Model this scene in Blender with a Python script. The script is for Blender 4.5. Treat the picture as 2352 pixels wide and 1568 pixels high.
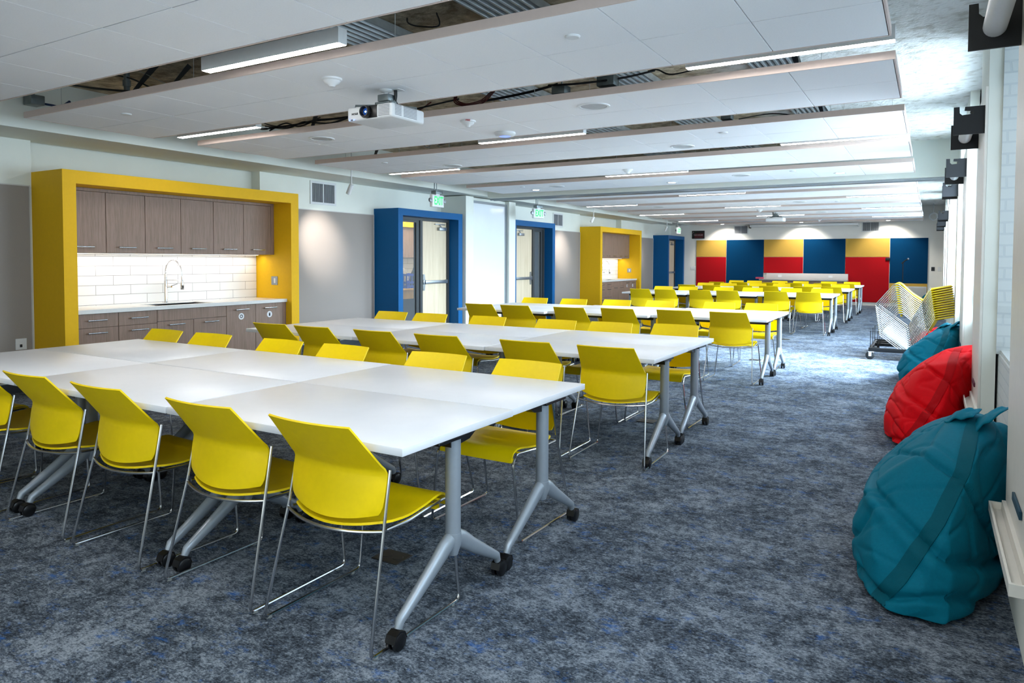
import bpy, bmesh, math, random
from mathutils import Vector, Matrix, noise
random.seed(7)
PI = math.pi
for o in list(bpy.data.objects): bpy.data.objects.remove(o)
S = bpy.context.scene
COL = S.collection

# ------------------------------------------------------------------ camera
W_, H_ = 2352, 1568
F_, CY_, YAW, PITCH, ROLL, CAMH = 1628.3, 657.4, .53342, .0368, .00358, 1.39
cam = bpy.data.objects.new('camera', bpy.data.cameras.new('camera'))
COL.objects.link(cam)
fw = Vector((-math.sin(YAW), math.cos(YAW), 0)); rt = Vector((math.cos(YAW), math.sin(YAW), 0)); up = Vector((0, 0, 1))
fw, up = fw*math.cos(PITCH)-up*math.sin(PITCH), up*math.cos(PITCH)+fw*math.sin(PITCH)
rt, up = rt*math.cos(ROLL)+up*math.sin(ROLL), up*math.cos(ROLL)-rt*math.sin(ROLL)
M = Matrix((rt, up, -fw)).transposed().to_4x4(); M.translation = Vector((0, 0, CAMH))
cam.matrix_world = M
cam.data.sensor_width = 36; cam.data.lens = F_*36/W_
cam.data.shift_y = -(H_/2-CY_)/W_
cam.data.clip_start = .02; cam.data.clip_end = 200
cam.data.dof.use_dof = False
S.camera = cam

# ------------------------------------------------------------------ view, world, daylight
S.view_settings.view_transform = 'Standard'; S.view_settings.look = 'None'
S.view_settings.gamma = 1; S.view_settings.exposure = 0.6
S.view_settings.use_curve_mapping = False
wd = bpy.data.worlds.new('sky'); S.world = wd; wd.use_nodes = True
wd.node_tree.nodes['Background'].inputs[0].default_value = (.62, .80, 1, 1)
wd.node_tree.nodes['Background'].inputs[1].default_value = .7

def area(name, loc, rot, sx, sy, power, color, spread=PI):
    l = bpy.data.lights.new(name, 'AREA'); l.shape = 'RECTANGLE'; l.size = sx; l.size_y = sy
    l.energy = power; l.color = color; l.spread = spread
    o = bpy.data.objects.new(name, l); COL.objects.link(o); o.location = loc; o.rotation_euler = rot
    return o
DAY = (.66, .84, 1.0)
# skylight coming in through each window bay of the right hand wall: y centre, length, power, downward tilt
for yc, ln, pw, tilt, spd in ((-2.1, 2.0, 60, -.2, PI), (1.4, 2.4, 75, -.2, PI), (4.63, 1.9, 16, -.15, PI), (7.5, 1.8, 140, -.1, PI), (10.2, 1.5, 95, .15, PI), (10.75, 1.2, 420, .66, 1.4),
                              (13.1, 2.2, 120, .35, PI), (13.4, 1.8, 150, .62, 1.7), (15.6, 2.2, 170, .3, PI), (18.9, 1.9, 150, .1, PI), (21.6, 1.5, 130, 0, PI)):
    area('window_and_fill_light', (1.15, yc, 1.95), (0, PI/2-tilt, 0), 2.1, ln, pw, DAY, spd)

# added fill light behind the camera; the near wall has no window
area('window_and_fill_light', (-2.4, -3.05, 1.6), (PI/2+.25, 0, PI), 4.0, 2.0, 48, (.80, .90, 1.0))

# ------------------------------------------------------------------ materials
def lin(h):
    h = h.lstrip('#'); c = [int(h[i:i+2], 16)/255 for i in (0, 2, 4)]
    return tuple(x/12.92 if x <= .04045 else ((x+.055)/1.055)**2.4 for x in c)+(1,)
MATS = {}
def mat(name, col, rough=.5, metal=0, nscale=0, namt=0, bump=0, bscale=60, emit=None, es=0, alpha=1, spec=.5, coat=0, stretch=None, trans=0):
    if name in MATS: return MATS[name]
    m = bpy.data.materials.new(name); m.use_nodes = True; MATS[name] = m
    nt = m.node_tree; b = nt.nodes['Principled BSDF']
    c = lin(col) if isinstance(col, str) else col
    b.inputs['Base Color'].default_value = c; b.inputs['Roughness'].default_value = rough
    b.inputs['Metallic'].default_value = metal; b.inputs['Specular IOR Level'].default_value = spec
    b.inputs['Coat Weight'].default_value = coat; b.inputs['Transmission Weight'].default_value = trans
    if alpha < 1: b.inputs['Alpha'].default_value = alpha
    if emit:
        b.inputs['Emission Color'].default_value = lin(emit) if isinstance(emit, str) else emit
        b.inputs['Emission Strength'].default_value = es
    tc = nt.nodes.new('ShaderNodeTexCoord')
    if namt:
        n = nt.nodes.new('ShaderNodeTexNoise'); n.inputs['Scale'].default_value = nscale; n.inputs['Detail'].default_value = 4
        src = tc.outputs['Object']
        if stretch:
            mp = nt.nodes.new('ShaderNodeMapping'); mp.inputs['Scale'].default_value = stretch
            nt.links.new(src, mp.inputs[0]); src = mp.outputs[0]
        nt.links.new(src, n.inputs['Vector'])
        r = nt.nodes.new('ShaderNodeMapRange'); r.inputs[1].default_value = .3; r.inputs[2].default_value = .7
        r.inputs[3].default_value = 1-namt; r.inputs[4].default_value = 1+namt
        nt.links.new(n.outputs[0], r.inputs[0])
        mx = nt.nodes.new('ShaderNodeMix'); mx.data_type = 'RGBA'; mx.blend_type = 'MULTIPLY'; mx.inputs[0].default_value = 1
        mx.inputs[6].default_value = c; nt.links.new(r.outputs[0], mx.inputs[7]); nt.links.new(mx.outputs[2], b.inputs['Base Color'])
    if bump:
        n = nt.nodes.new('ShaderNodeTexNoise'); n.inputs['Scale'].default_value = bscale; n.inputs['Detail'].default_value = 5
        nt.links.new(tc.outputs['Object'], n.inputs['Vector'])
        bp = nt.nodes.new('ShaderNodeBump'); bp.inputs['Strength'].default_value = bump; bp.inputs['Distance'].default_value = .02
        nt.links.new(n.outputs[0], bp.inputs['Height']); nt.links.new(bp.outputs[0], b.inputs['Normal'])
    return m

white_wall = mat('white_wall_paint', '#e2e5dc', .7, bump=.05, bscale=150, namt=.02, nscale=3)
far_wall_m = mat('far_wall_paint', '#e6e4de', .7, bump=.05, bscale=150, namt=.02, nscale=3)
grey_fabric = mat('grey_tackboard', '#98908a', .9, namt=.05, nscale=220, bump=.15, bscale=300)
trim_light = mat('pale_trim', '#c9c8c4', .5, namt=.02, nscale=20)
yellow_paint = mat('yellow_paint', '#e6b412', .6, spec=.25, namt=.02, nscale=30, bump=.04, bscale=200)
blue_paint = mat('blue_paint', '#00548a', .55, spec=.25, namt=.03, nscale=30, bump=.04, bscale=200)
chair_yellow = mat('yellow_plastic', (.93, .66, .0, 1), .45, spec=.3, namt=.02, nscale=40, bump=.03, bscale=500)
chrome = mat('chrome_rod', (.60, .60, .61, 1), .18, 1, namt=.03, nscale=30)
tube_silver = mat('silver_powder_coat', '#9ba3ab', .38, .35, namt=.02, nscale=50)
black_plastic = mat('black_plastic', '#0b0b0d', .35, namt=.1, nscale=60)
black_metal = mat('black_metal', '#101216', .5, .2, namt=.1, nscale=40, bump=.05, bscale=200)
dark_rail = mat('dark_rail', '#3b4148', .4, .5, namt=.05, nscale=40)
laminate = mat('white_laminate', '#e6e7ea', .32, namt=.012, nscale=12, spec=.5)
clear_plastic = mat('clear_plastic', '#b8bcb8', .15, alpha=.35, namt=.02, nscale=50)
frame_grey = mat('dark_door_frame', '#3f4345', .45, .3, namt=.04, nscale=40)
alu = mat('aluminium', '#9aa0a6', .32, .8, namt=.04, nscale=60)
handle_m = mat('brushed_handle', '#b9bdc0', .25, 1, namt=.04, nscale=60)
counter_m = mat('white_quartz', '#dcdcd8', .25, namt=.03, nscale=90)
cloud_white = mat('acoustic_tile', '#f1f2f4', .85, namt=.02, nscale=120, bump=.1, bscale=400)
cloud_edge = mat('cloud_fascia', '#d6c3ba', .5, .0, namt=.02, nscale=30)
grid_grey = mat('ceiling_grid', '#676567', .5, namt=.03, nscale=30)
white_plastic = mat('white_plastic', '#dddfe0', .4, namt=.02, nscale=60)
white_metal = mat('white_metal', '#d4d6d6', .45, namt=.02, nscale=40)
galv = mat('galvanised_steel', '#7d8688', .4, .7, namt=.15, nscale=14)
cable_black = mat('black_cable', '#17181a', .6, namt=.1, nscale=50)
cable_red = mat('red_cable', '#5e1512', .5, namt=.1, nscale=50)
cable_blue = mat('blue_cable', '#12305f', .5, namt=.1, nscale=50)
rod_white = mat('pale_hanger', '#b9bbb8', .5, namt=.05, nscale=50)
led = mat('led_diffuser', '#ffffff', .5, emit=(1, .965, .93, 1), es=38, namt=.01, nscale=5)
led_far = mat('downlight_glow', '#ffffff', .5, emit=(1, .95, .88, 1), es=14, namt=.01, nscale=5)
led_warm = mat('under_cabinet_glow', '#fff4e0', .5, emit=(1, .86, .66, 1), es=5, namt=.01, nscale=5)
green_glow = mat('green_sign_glow', '#06301c', .5, emit=(.02, .9, .22, 1), es=.75, namt=.01, nscale=5)
yellow_felt = mat('yellow_acoustic_felt', '#bf9a48', .95, spec=.1, namt=.05, nscale=150, bump=.2, bscale=300)
red_felt = mat('red_acoustic_felt', '#a3121a', .95, spec=.1, namt=.06, nscale=150, bump=.2, bscale=300)
blue_felt = mat('blue_acoustic_felt', '#02355a', .95, spec=.1, namt=.06, nscale=150, bump=.2, bscale=300)
teal_cloth = mat('teal_canvas', '#00667c', .7, spec=.1, namt=.05, nscale=90, bump=.08, bscale=260)
teal_band = mat('teal_band', '#00505f', .7, spec=.1, namt=.05, nscale=90, bump=.08, bscale=260)
red_cloth = mat('red_canvas', '#d0000f', .7, spec=.1, namt=.05, nscale=90, bump=.08, bscale=260)
red_band = mat('red_band', '#a8000a', .7, spec=.1, namt=.05, nscale=90, bump=.08, bscale=260)
board_white = mat('whiteboard_enamel', '#dfe3e6', .12, spec=.6, namt=.01, nscale=3)
cream_trim = mat('cream_painted_wood', '#dcd8cf', .45, namt=.02, nscale=20)
glass = mat('clear_glass', '#dfe8ea', .03, alpha=.07, namt=.01, nscale=3)
win_glass = mat('window_glass', '#eef4f6', .03, alpha=.08, namt=.01, nscale=3)
brown_floor = mat('brown_hall_floor', '#6b3f2c', .5, namt=.1, nscale=8)
crate_blue = mat('blue_crate', '#1740a8', .5, namt=.05, nscale=40)
mug_dark = mat('dark_cloth', '#232629', .8, namt=.1, nscale=40)
tan_cloth = mat('tan_cloth', '#8d867a', .8, namt=.1, nscale=40)
purple_wall = mat('dusky_wall', '#4b4a63', .7, namt=.05, nscale=6)
poster_m = mat('poster_black', '#120d10', .5, namt=.3, nscale=14)
poster_red = mat('poster_red', '#521319', .5, namt=.3, nscale=20)
poster_txt = mat('poster_lettering', '#a8a0a0', .6, namt=.05, nscale=40)
poster_green = mat('poster_green', '#14401c', .6, namt=.1, nscale=40)
ink = mat('dark_ink', '#1a1c20', .6, namt=.05, nscale=40)
red_ink = mat('red_ink', '#b01818', .6, namt=.05, nscale=40)
lens_m = mat('projector_lens', '#05070c', .05, coat=1, emit=(.02, .16, .8, 1), es=.25, namt=.05, nscale=30)
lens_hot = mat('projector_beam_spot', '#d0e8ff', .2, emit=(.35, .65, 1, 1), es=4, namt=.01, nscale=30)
blue_led = mat('blue_indicator', '#3050ff', .3, emit=(.12, .22, 1, 1), es=4, namt=.01, nscale=30)
pink_box = mat('pink_carton', '#c24a63', .6, namt=.15, nscale=30)
floor_box_m = mat('brown_floor_plate', '#33302e', .5, .4, namt=.1, nscale=30)
rubber = mat('black_rubber', '#17191b', .6, namt=.1, nscale=60)
chrome_ball = mat('steel_mesh', '#8d9196', .35, .9, namt=.2, nscale=200)

def wood(name, c1, c2, axis='z', scale=26):
    m = bpy.data.materials.new(name); m.use_nodes = True; nt = m.node_tree; b = nt.nodes['Principled BSDF']
    tc = nt.nodes.new('ShaderNodeTexCoord'); mp = nt.nodes.new('ShaderNodeMapping')
    mp.inputs['Scale'].default_value = {'z': (1, 1, .045), 'y': (1, .05, 1), 'x': (.05, 1, 1)}[axis]
    n = nt.nodes.new('ShaderNodeTexNoise'); n.inputs['Scale'].default_value = scale; n.inputs['Detail'].default_value = 6; n.inputs['Roughness'].default_value = .65
    n2 = nt.nodes.new('ShaderNodeTexNoise'); n2.inputs['Scale'].default_value = scale*4; n2.inputs['Detail'].default_value = 3
    nt.links.new(tc.outputs['Object'], mp.inputs[0]); nt.links.new(mp.outputs[0], n.inputs[0]); nt.links.new(mp.outputs[0], n2.inputs[0])
    ad = nt.nodes.new('ShaderNodeMath'); ad.operation = 'ADD'; nt.links.new(n.outputs[0], ad.inputs[0])
    ml = nt.nodes.new('ShaderNodeMath'); ml.operation = 'MULTIPLY'; ml.inputs[1].default_value = .5
    nt.links.new(n2.outputs[0], ml.inputs[0]); nt.links.new(ml.outputs[0], ad.inputs[1])
    cr = nt.nodes.new('ShaderNodeValToRGB'); cr.color_ramp.elements[0].position = .55; cr.color_ramp.elements[0].color = lin(c1)
    cr.color_ramp.elements[1].position = .95; cr.color_ramp.elements[1].color = lin(c2)
    nt.links.new(ad.outputs[0], cr.inputs[0]); nt.links.new(cr.outputs[0], b.inputs['Base Color'])
    b.inputs['Roughness'].default_value = .5
    MATS[name] = m; return m
taupe_wood = wood('taupe_laminate', '#7b6553', '#94796a', scale=45)
maple = wood('pale_maple', '#c9b696', '#dccbb0', scale=14)
honey_wood = wood('honey_wood', '#9c7a3a', '#c29a50')

def carpet_material():
    m = bpy.data.materials.new('mottled_blue_grey_carpet'); m.use_nodes = True; nt = m.node_tree; L = nt.links; b = nt.nodes['Principled BSDF']
    tc = nt.nodes.new('ShaderNodeTexCoord')
    def nz(scale, det, rg=.6, st=(1, 1, 1), off=0):
        mp = nt.nodes.new('ShaderNodeMapping'); mp.inputs['Scale'].default_value = st; mp.inputs['Location'].default_value = (off, off*2, 0)
        n = nt.nodes.new('ShaderNodeTexNoise'); n.inputs['Scale'].default_value = scale; n.inputs['Detail'].default_value = det; n.inputs['Roughness'].default_value = rg
        L.new(tc.outputs['Object'], mp.inputs[0]); L.new(mp.outputs[0], n.inputs[0]); return n.outputs[0]
    def mth(op, a, bb):
        x = nt.nodes.new('ShaderNodeMath'); x.operation = op
        for i, v in enumerate((a, bb)):
            if isinstance(v, (int, float)): x.inputs[i].default_value = v
            else: L.new(v, x.inputs[i])
        return x.outputs[0]
    big = nz(3.2, 5, .6); mid = nz(16, 6, .75); fine = nz(150, 3, .7, (.6, 1, 1)); sp = nz(75, 6, .85, (.6, 1, 1), 3)
    v = mth('ADD', mth('MULTIPLY', big, .22), mth('ADD', mth('MULTIPLY', mid, .36), mth('MULTIPLY', sp, .44)))
    v = mth('ADD', v, mth('MULTIPLY', mth('SUBTRACT', fine, .5), .28))
    cr = nt.nodes.new('ShaderNodeValToRGB'); e = cr.color_ramp.elements
    e[0].position = .43; e[0].color = lin('#22272f'); e[1].position = .59; e[1].color = lin('#8a929c')
    x = e.new(.50); x.color = lin('#4b545f')
    L.new(v, cr.inputs[0])
    bl = nz(7, 6, .75, (.8, 1, 1), 9); bl2 = nz(45, 4, .7, (.5, 1, 1), 5)
    bm_ = mth('MULTIPLY', mth('SUBTRACT', mth('ADD', mth('MULTIPLY', bl, .62), mth('MULTIPLY', bl2, .38)), .545), 11)
    cl = nt.nodes.new('ShaderNodeClamp'); L.new(bm_, cl.inputs[0])
    sc = mth('MULTIPLY', cl.outputs[0], .6)
    mx = nt.nodes.new('ShaderNodeMix'); mx.data_type = 'RGBA'; L.new(sc, mx.inputs[0]); L.new(cr.outputs[0], mx.inputs[6]); mx.inputs[7].default_value = lin('#1259a0')
    L.new(mx.outputs[2], b.inputs['Base Color']); b.inputs['Roughness'].default_value = .95; b.inputs['Specular IOR Level'].default_value = .15
    bp = nt.nodes.new('ShaderNodeBump'); bp.inputs['Strength'].default_value = .5; bp.inputs['Distance'].default_value = .004
    L.new(fine, bp.inputs['Height']); L.new(bp.outputs[0], b.inputs['Normal'])
    return m
carpet = carpet_material()

def plaster_material():
    m = bpy.data.materials.new('sprayed_plaster'); m.use_nodes = True; nt = m.node_tree; L = nt.links; b = nt.nodes['Principled BSDF']
    tc = nt.nodes.new('ShaderNodeTexCoord'); sx = nt.nodes.new('ShaderNodeSeparateXYZ'); L.new(tc.outputs['Object'], sx.inputs[0])
    n = nt.nodes.new('ShaderNodeTexNoise'); n.inputs['Scale'].default_value = 2.2; n.inputs['Detail'].default_value = 6; L.new(tc.outputs['Object'], n.inputs[0])
    # old brown fireproofing over the clouds, fresh white sprayed plaster along the window wall past the fourth metre
    def mr(src, a, bb):
        r = nt.nodes.new('ShaderNodeMapRange'); r.inputs[1].default_value = a; r.inputs[2].default_value = bb; L.new(src, r.inputs[0]); return r.outputs[0]
    def mth(op, a, c):
        x = nt.nodes.new('ShaderNodeMath'); x.operation = op
        for i, v in enumerate((a, c)):
            if isinstance(v, (int, float)): x.inputs[i].default_value = v
            else: L.new(v, x.inputs[i])
        return x.outputs[0]
    xx = mth('ADD', sx.outputs[0], mth('MULTIPLY', mth('SUBTRACT', n.outputs[0], .5), 1.4))
    yy = mth('ADD', sx.outputs[1], mth('MULTIPLY', mth('SUBTRACT', n.outputs[0], .5), .7))
    msk = mth('MULTIPLY', mr(xx, -1.9, -1.3), mr(yy, 4.15, 4.3))
    n2 = nt.nodes.new('ShaderNodeTexNoise'); n2.inputs['Scale'].default_value = 9; n2.inputs['Detail'].default_value = 8; L.new(tc.outputs['Object'], n2.inputs[0])
    br = nt.nodes.new('ShaderNodeValToRGB'); br.color_ramp.elements[0].color = lin('#a08c70'); br.color_ramp.elements[0].position = .35
    br.color_ramp.elements[1].color = lin('#e0d0b0'); br.color_ramp.elements[1].position = .65; L.new(n2.outputs[0], br.inputs[0])
    wh = nt.nodes.new('ShaderNodeValToRGB'); wh.color_ramp.elements[0].color = lin('#c4c3ba'); wh.color_ramp.elements[0].position = .35
    wh.color_ramp.elements[1].color = lin('#e4e6e2'); wh.color_ramp.elements[1].position = .5; L.new(n2.outputs[0], wh.inputs[0])
    mx = nt.nodes.new('ShaderNodeMix'); mx.data_type = 'RGBA'; L.new(msk, mx.inputs[0]); L.new(br.outputs[0], mx.inputs[6]); L.new(wh.outputs[0], mx.inputs[7])
    L.new(mx.outputs[2], b.inputs['Base Color']); b.inputs['Roughness'].default_value = .95
    n3 = nt.nodes.new('ShaderNodeTexVoronoi'); n3.inputs['Scale'].default_value = 38; L.new(tc.outputs['Object'], n3.inputs['Vector'])
    n4 = nt.nodes.new('ShaderNodeTexNoise'); n4.inputs['Scale'].default_value = 30; n4.inputs['Detail'].default_value = 7; L.new(tc.outputs['Object'], n4.inputs[0])
    hh = mth('ADD', mth('MULTIPLY', n3.outputs[0], -.15), n4.outputs[0])
    bp = nt.nodes.new('ShaderNodeBump'); bp.inputs['Strength'].default_value = .6; bp.inputs['Distance'].default_value = .03
    L.new(hh, bp.inputs['Height']); L.new(bp.outputs[0], b.inputs['Normal'])
    return m
plaster = plaster_material()

def brick_material(name, c, mortar, bw, bh, ms, offz=0, plane='yz', rough=.3, bumpd=.004, offy=0):
    m = bpy.data.materials.new(name); m.use_nodes = True; nt = m.node_tree; L = nt.links; b = nt.nodes['Principled BSDF']
    tc = nt.nodes.new('ShaderNodeTexCoord'); sx = nt.nodes.new('ShaderNodeSeparateXYZ'); L.new(tc.outputs['Object'], sx.inputs[0])
    cb = nt.nodes.new('ShaderNodeCombineXYZ'); mp = nt.nodes.new('ShaderNodeMapping'); mp.inputs['Location'].default_value = (-offy, -offz, 0)
    if plane == 'yz': L.new(sx.outputs[1], cb.inputs[0])
    else:
        ad = nt.nodes.new('ShaderNodeMath'); ad.operation = 'ADD'; L.new(sx.outputs[0], ad.inputs[0]); L.new(sx.outputs[1], ad.inputs[1]); L.new(ad.outputs[0], cb.inputs[0])
    L.new(sx.outputs[2], cb.inputs[1]); L.new(cb.outputs[0], mp.inputs[0])
    t = nt.nodes.new('ShaderNodeTexBrick'); L.new(mp.outputs[0], t.inputs[0]); t.inputs['Scale'].default_value = 1
    t.inputs['Brick Width'].default_value = bw; t.inputs['Row Height'].default_value = bh; t.inputs['Mortar Size'].default_value = ms
    t.inputs['Mortar Smooth'].default_value = .1
    t.inputs['Color1'].default_value = lin(c); t.inputs['Color2'].default_value = lin(c); t.inputs['Mortar'].default_value = lin(mortar)
    L.new(t.outputs[0], b.inputs['Base Color']); b.inputs['Roughness'].default_value = rough
    bp = nt.nodes.new('ShaderNodeBump'); bp.inputs['Strength'].default_value = .6; bp.inputs['Distance'].default_value = bumpd; bp.invert = True
    L.new(t.outputs['Fac'], bp.inputs['Height']); L.new(bp.outputs[0], b.inputs['Normal'])
    return m
tile_m = brick_material('white_wall_tile', '#e6e5e2', '#77716b', .412, .1115, .0022, .86, offy=.03)
brick_m = brick_material('painted_brick', '#c9cfce', '#bfc6c7', .21, .075, .006, 0, 'xy', .7, .006)

# ------------------------------------------------------------------ geometry helpers
class MB:
    def __init__(s): s.v = []; s.f = []; s.sm = []
    def add(s, vs, fs, smooth=False):
        k = len(s.v); s.v += [tuple(v) for v in vs]; s.f += [tuple(i+k for i in f) for f in fs]; s.sm += [smooth]*len(fs); return s
    def box(s, x0, x1, y0, y1, z0, z1):
        return s.add([(x0, y0, z0), (x1, y0, z0), (x1, y1, z0), (x0, y1, z0), (x0, y0, z1), (x1, y0, z1), (x1, y1, z1), (x0, y1, z1)],
                     [(0, 3, 2, 1), (4, 5, 6, 7), (0, 1, 5, 4), (1, 2, 6, 5), (2, 3, 7, 6), (3, 0, 4, 7)])
    def bbox(s, x0, x1, y0, y1, z0, z1, b=.004, seg=2):
        bm = bmesh.new(); bmesh.ops.create_cube(bm, size=1)
        for v in bm.verts: v.co = Vector((x0+(v.co.x+.5)*(x1-x0), y0+(v.co.y+.5)*(y1-y0), z0+(v.co.z+.5)*(z1-z0)))
        b = min(b, (x1-x0)*.45, (y1-y0)*.45, (z1-z0)*.45)
        bmesh.ops.bevel(bm, geom=bm.edges[:], offset=b, segments=seg, affect='EDGES', profile=.5)
        bm.verts.index_update(); s.add([v.co[:] for v in bm.verts], [[v.index for v in f.verts] for f in bm.faces], True); bm.free(); return s
    def xf(s, m, start=0):
        for i in range(start, len(s.v)): s.v[i] = tuple(m @ Vector(s.v[i]))
        return s
    def tube(s, pts, r, n=8, caps=True, closed=False):
        pts = [Vector(p) for p in pts]; rs = r if isinstance(r, (list, tuple)) else [r]*len(pts)
        N = len(pts); rings = []; prev = None
        for i, p in enumerate(pts):
            a = pts[i-1] if (i > 0 or closed) else p; c = pts[(i+1) % N] if (i < N-1 or closed) else p
            t = (c-a).normalized()
            if prev is None:
                ref = Vector((0, 0, 1)) if abs(t.z) < .9 else Vector((1, 0, 0)); u = t.cross(ref).normalized()
            else:
                u = (prev-t*prev.dot(t)); u = u.normalized() if u.length > 1e-6 else t.orthogonal().normalized()
            prev = u; w = t.cross(u); rr = rs[i]
            ra, rb = rr if isinstance(rr, tuple) else (rr, rr)
            rings.append([p+u*ra*math.cos(2*PI*k/n)+w*rb*math.sin(2*PI*k/n) for k in range(n)])
        vs = [v for rg in rings for v in rg]; fs = []
        for i in range(N if closed else N-1):
            j = (i+1) % N
            for k in range(n):
                fs.append((i*n+k, i*n+(k+1) % n, j*n+(k+1) % n, j*n+k))
        if caps and not closed: fs += [tuple(range(n))[::-1], tuple((N-1)*n+k for k in range(n))]
        return s.add(vs, fs, True)
    def cyl(s, a, b, r, n=16): return s.tube([a, b], r, n)
    def lathe(s, prof, n=24, c=(0, 0, 0), axis='z'):
        vs = []
        for r, z in prof:
            for k in range(n):
                a = 2*PI*k/n; q = (r*math.cos(a), r*math.sin(a), z)
                if axis == 'x': q = (q[2], q[0], q[1])
                if axis == 'y': q = (q[0], q[2], q[1])
                vs.append((c[0]+q[0], c[1]+q[1], c[2]+q[2]))
        fs = [(i*n+k, i*n+(k+1) % n, (i+1)*n+(k+1) % n, (i+1)*n+k) for i in range(len(prof)-1) for k in range(n)]
        fs += [tuple(range(n)), tuple((len(prof)-1)*n+k for k in range(n))]
        return s.add(vs, fs, True)
    def prism(s, poly, d0, d1, plane='xz'):
        f = {'xz': lambda p, d: (p[0], d, p[1]), 'yz': lambda p, d: (d, p[0], p[1]), 'xy': lambda p, d: (p[0], p[1], d)}[plane]
        n = len(poly); vs = [f(p, d0) for p in poly]+[f(p, d1) for p in poly]
        return s.add(vs, [tuple(range(n)), tuple(range(2*n-1, n-1, -1))]+[(k, (k+1) % n, n+(k+1) % n, n+k) for k in range(n)])
    def sheet(s, P, nu, nv, th):
        # P(i,j)->Vector ; thin solid from a grid, th = thickness
        g = [[Vector(P(i/nu, j/nv)) for j in range(nv+1)] for i in range(nu+1)]
        top = []; bot = []
        for i in range(nu+1):
            for j in range(nv+1):
                du = g[min(i+1, nu)][j]-g[max(i-1, 0)][j]; dv = g[i][min(j+1, nv)]-g[i][max(j-1, 0)]
                n = du.cross(dv).normalized(); top.append(g[i][j]+n*th/2); bot.append(g[i][j]-n*th/2)
        w = nv+1; K = len(top); fs = []
        for i in range(nu):
            for j in range(nv):
                a = i*w+j; fs.append((a, a+w, a+w+1, a+1)); fs.append((K+a, K+a+1, K+a+w+1, K+a+w))
        for i in range(nu):
            a = i*w; fs.append((a, K+a, K+a+w, a+w)); a = i*w+nv; fs.append((a, a+w, K+a+w, K+a))
        for j in range(nv):
            a = j; fs.append((a, a+1, K+a+1, K+a)); a = nu*w+j; fs.append((a, K+a, K+a+1, a+1))
        return s.add(top+bot, fs, True)
    def mesh(s, name, m, sharp=40):
        me = bpy.data.meshes.new(name); me.from_pydata(s.v, [], s.f); me.polygons.foreach_set('use_smooth', s.sm)
        if m: me.materials.append(m)
        bm = bmesh.new(); bm.from_mesh(me); bmesh.ops.recalc_face_normals(bm, faces=bm.faces); bm.to_mesh(me); bm.free()
        if any(s.sm): me.set_sharp_from_angle(angle=math.radians(sharp))
        return me
def obj(name, mb, m, parent=None, loc=None, label=None, sharp=40, world=False):
    if world and parent is not None: mb.xf(Matrix.Translation(-parent.location))
    o = bpy.data.objects.new(name, mb.mesh(name, m, sharp)); COL.objects.link(o)
    if parent is not None: o.parent = parent
    if loc: o.location = loc
    if label: o['label'] = label
    return o
def sub(o, name, mb, m, label=None, world=True):
    # child of a part; world coordinates given, part itself sits at its thing's origin
    p = o; off = Vector((0, 0, 0))
    while p is not None: off += Vector(p.location); p = p.parent
    if world: mb.xf(Matrix.Translation(-off))
    c = bpy.data.objects.new(name, mb.mesh(name, m)); COL.objects.link(c); c.parent = o
    if label: c['label'] = label
    return c
def tag(o, label, cat, group=None, kind=None):
    o['label'] = label; o['category'] = cat
    if group: o['group'] = group
    if kind: o['kind'] = kind
    return o
def thing(name, label, cat, loc=(0, 0, 0), rz=0, group=None):
    o = bpy.data.objects.new(name, None); COL.objects.link(o); o.location = loc; o.rotation_euler = (0, 0, rz)
    o.empty_display_size = .1
    return tag(o, label, cat, group)
def struct(name, mb, m, parent=None):
    o = obj(name, mb, m, parent)
    if parent is None: o['kind'] = 'structure'
    return o
def kids(o): return [c for c in bpy.data.objects if c.parent == o]
KC = {}
def copy_tree(o, loc=None, rz=None, label=None, group=None, skip=()):
    if o.name not in KC: KC[o.name] = [(c, kids(c)) for c in kids(o)]
    r = o.copy(); COL.objects.link(r)
    if loc is not None: r.location = loc
    if rz is not None: r.rotation_euler = (0, 0, rz)
    if label: r['label'] = label
    if group: r['group'] = group
    for c, gs in KC[o.name]:
        if c.name.split('.')[0] in skip: continue
        n = c.copy(); COL.objects.link(n); n.parent = r
        for g in gs:
            d = g.copy(); COL.objects.link(d); d.parent = n
    return r
def text_mb(txt, size, ext=.001, bold=0):
    cu = bpy.data.curves.new('lettering', 'FONT'); cu.body = txt; cu.size = size; cu.extrude = ext; cu.align_x = 'CENTER'; cu.align_y = 'CENTER'; cu.offset = bold
    cu.resolution_u = 3
    o = bpy.data.objects.new('lettering', cu); COL.objects.link(o); bpy.context.view_layer.update()
    me = bpy.data.meshes.new_from_object(o.evaluated_get(bpy.context.evaluated_depsgraph_get()))
    mb = MB(); mb.add([v.co[:] for v in me.vertices], [tuple(p.vertices) for p in me.polygons])
    bpy.data.objects.remove(o); bpy.data.meshes.remove(me); return mb

# ------------------------------------------------------------------ room shell
XL, XR, YF, YN, ZC = -8.13, .306, 25.0, -3.2, 3.1
mb = MB().box(-12.5, 1.4, YN-.2, YF+.2, -.1, 0); struct('floor', mb, carpet)
mb = MB().box(-12.5, 1.4, YN-.2, YF+.2, ZC, ZC+.15); struct('ceiling', mb, plaster)
struct('wall_far', MB().box(-8.4, 1.0, YF, YF+.2, 0, ZC), far_wall_m)
struct('wall_near', MB().box(-12.5, 1.4, YN-.2, YN, 0, ZC), white_wall)
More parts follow.
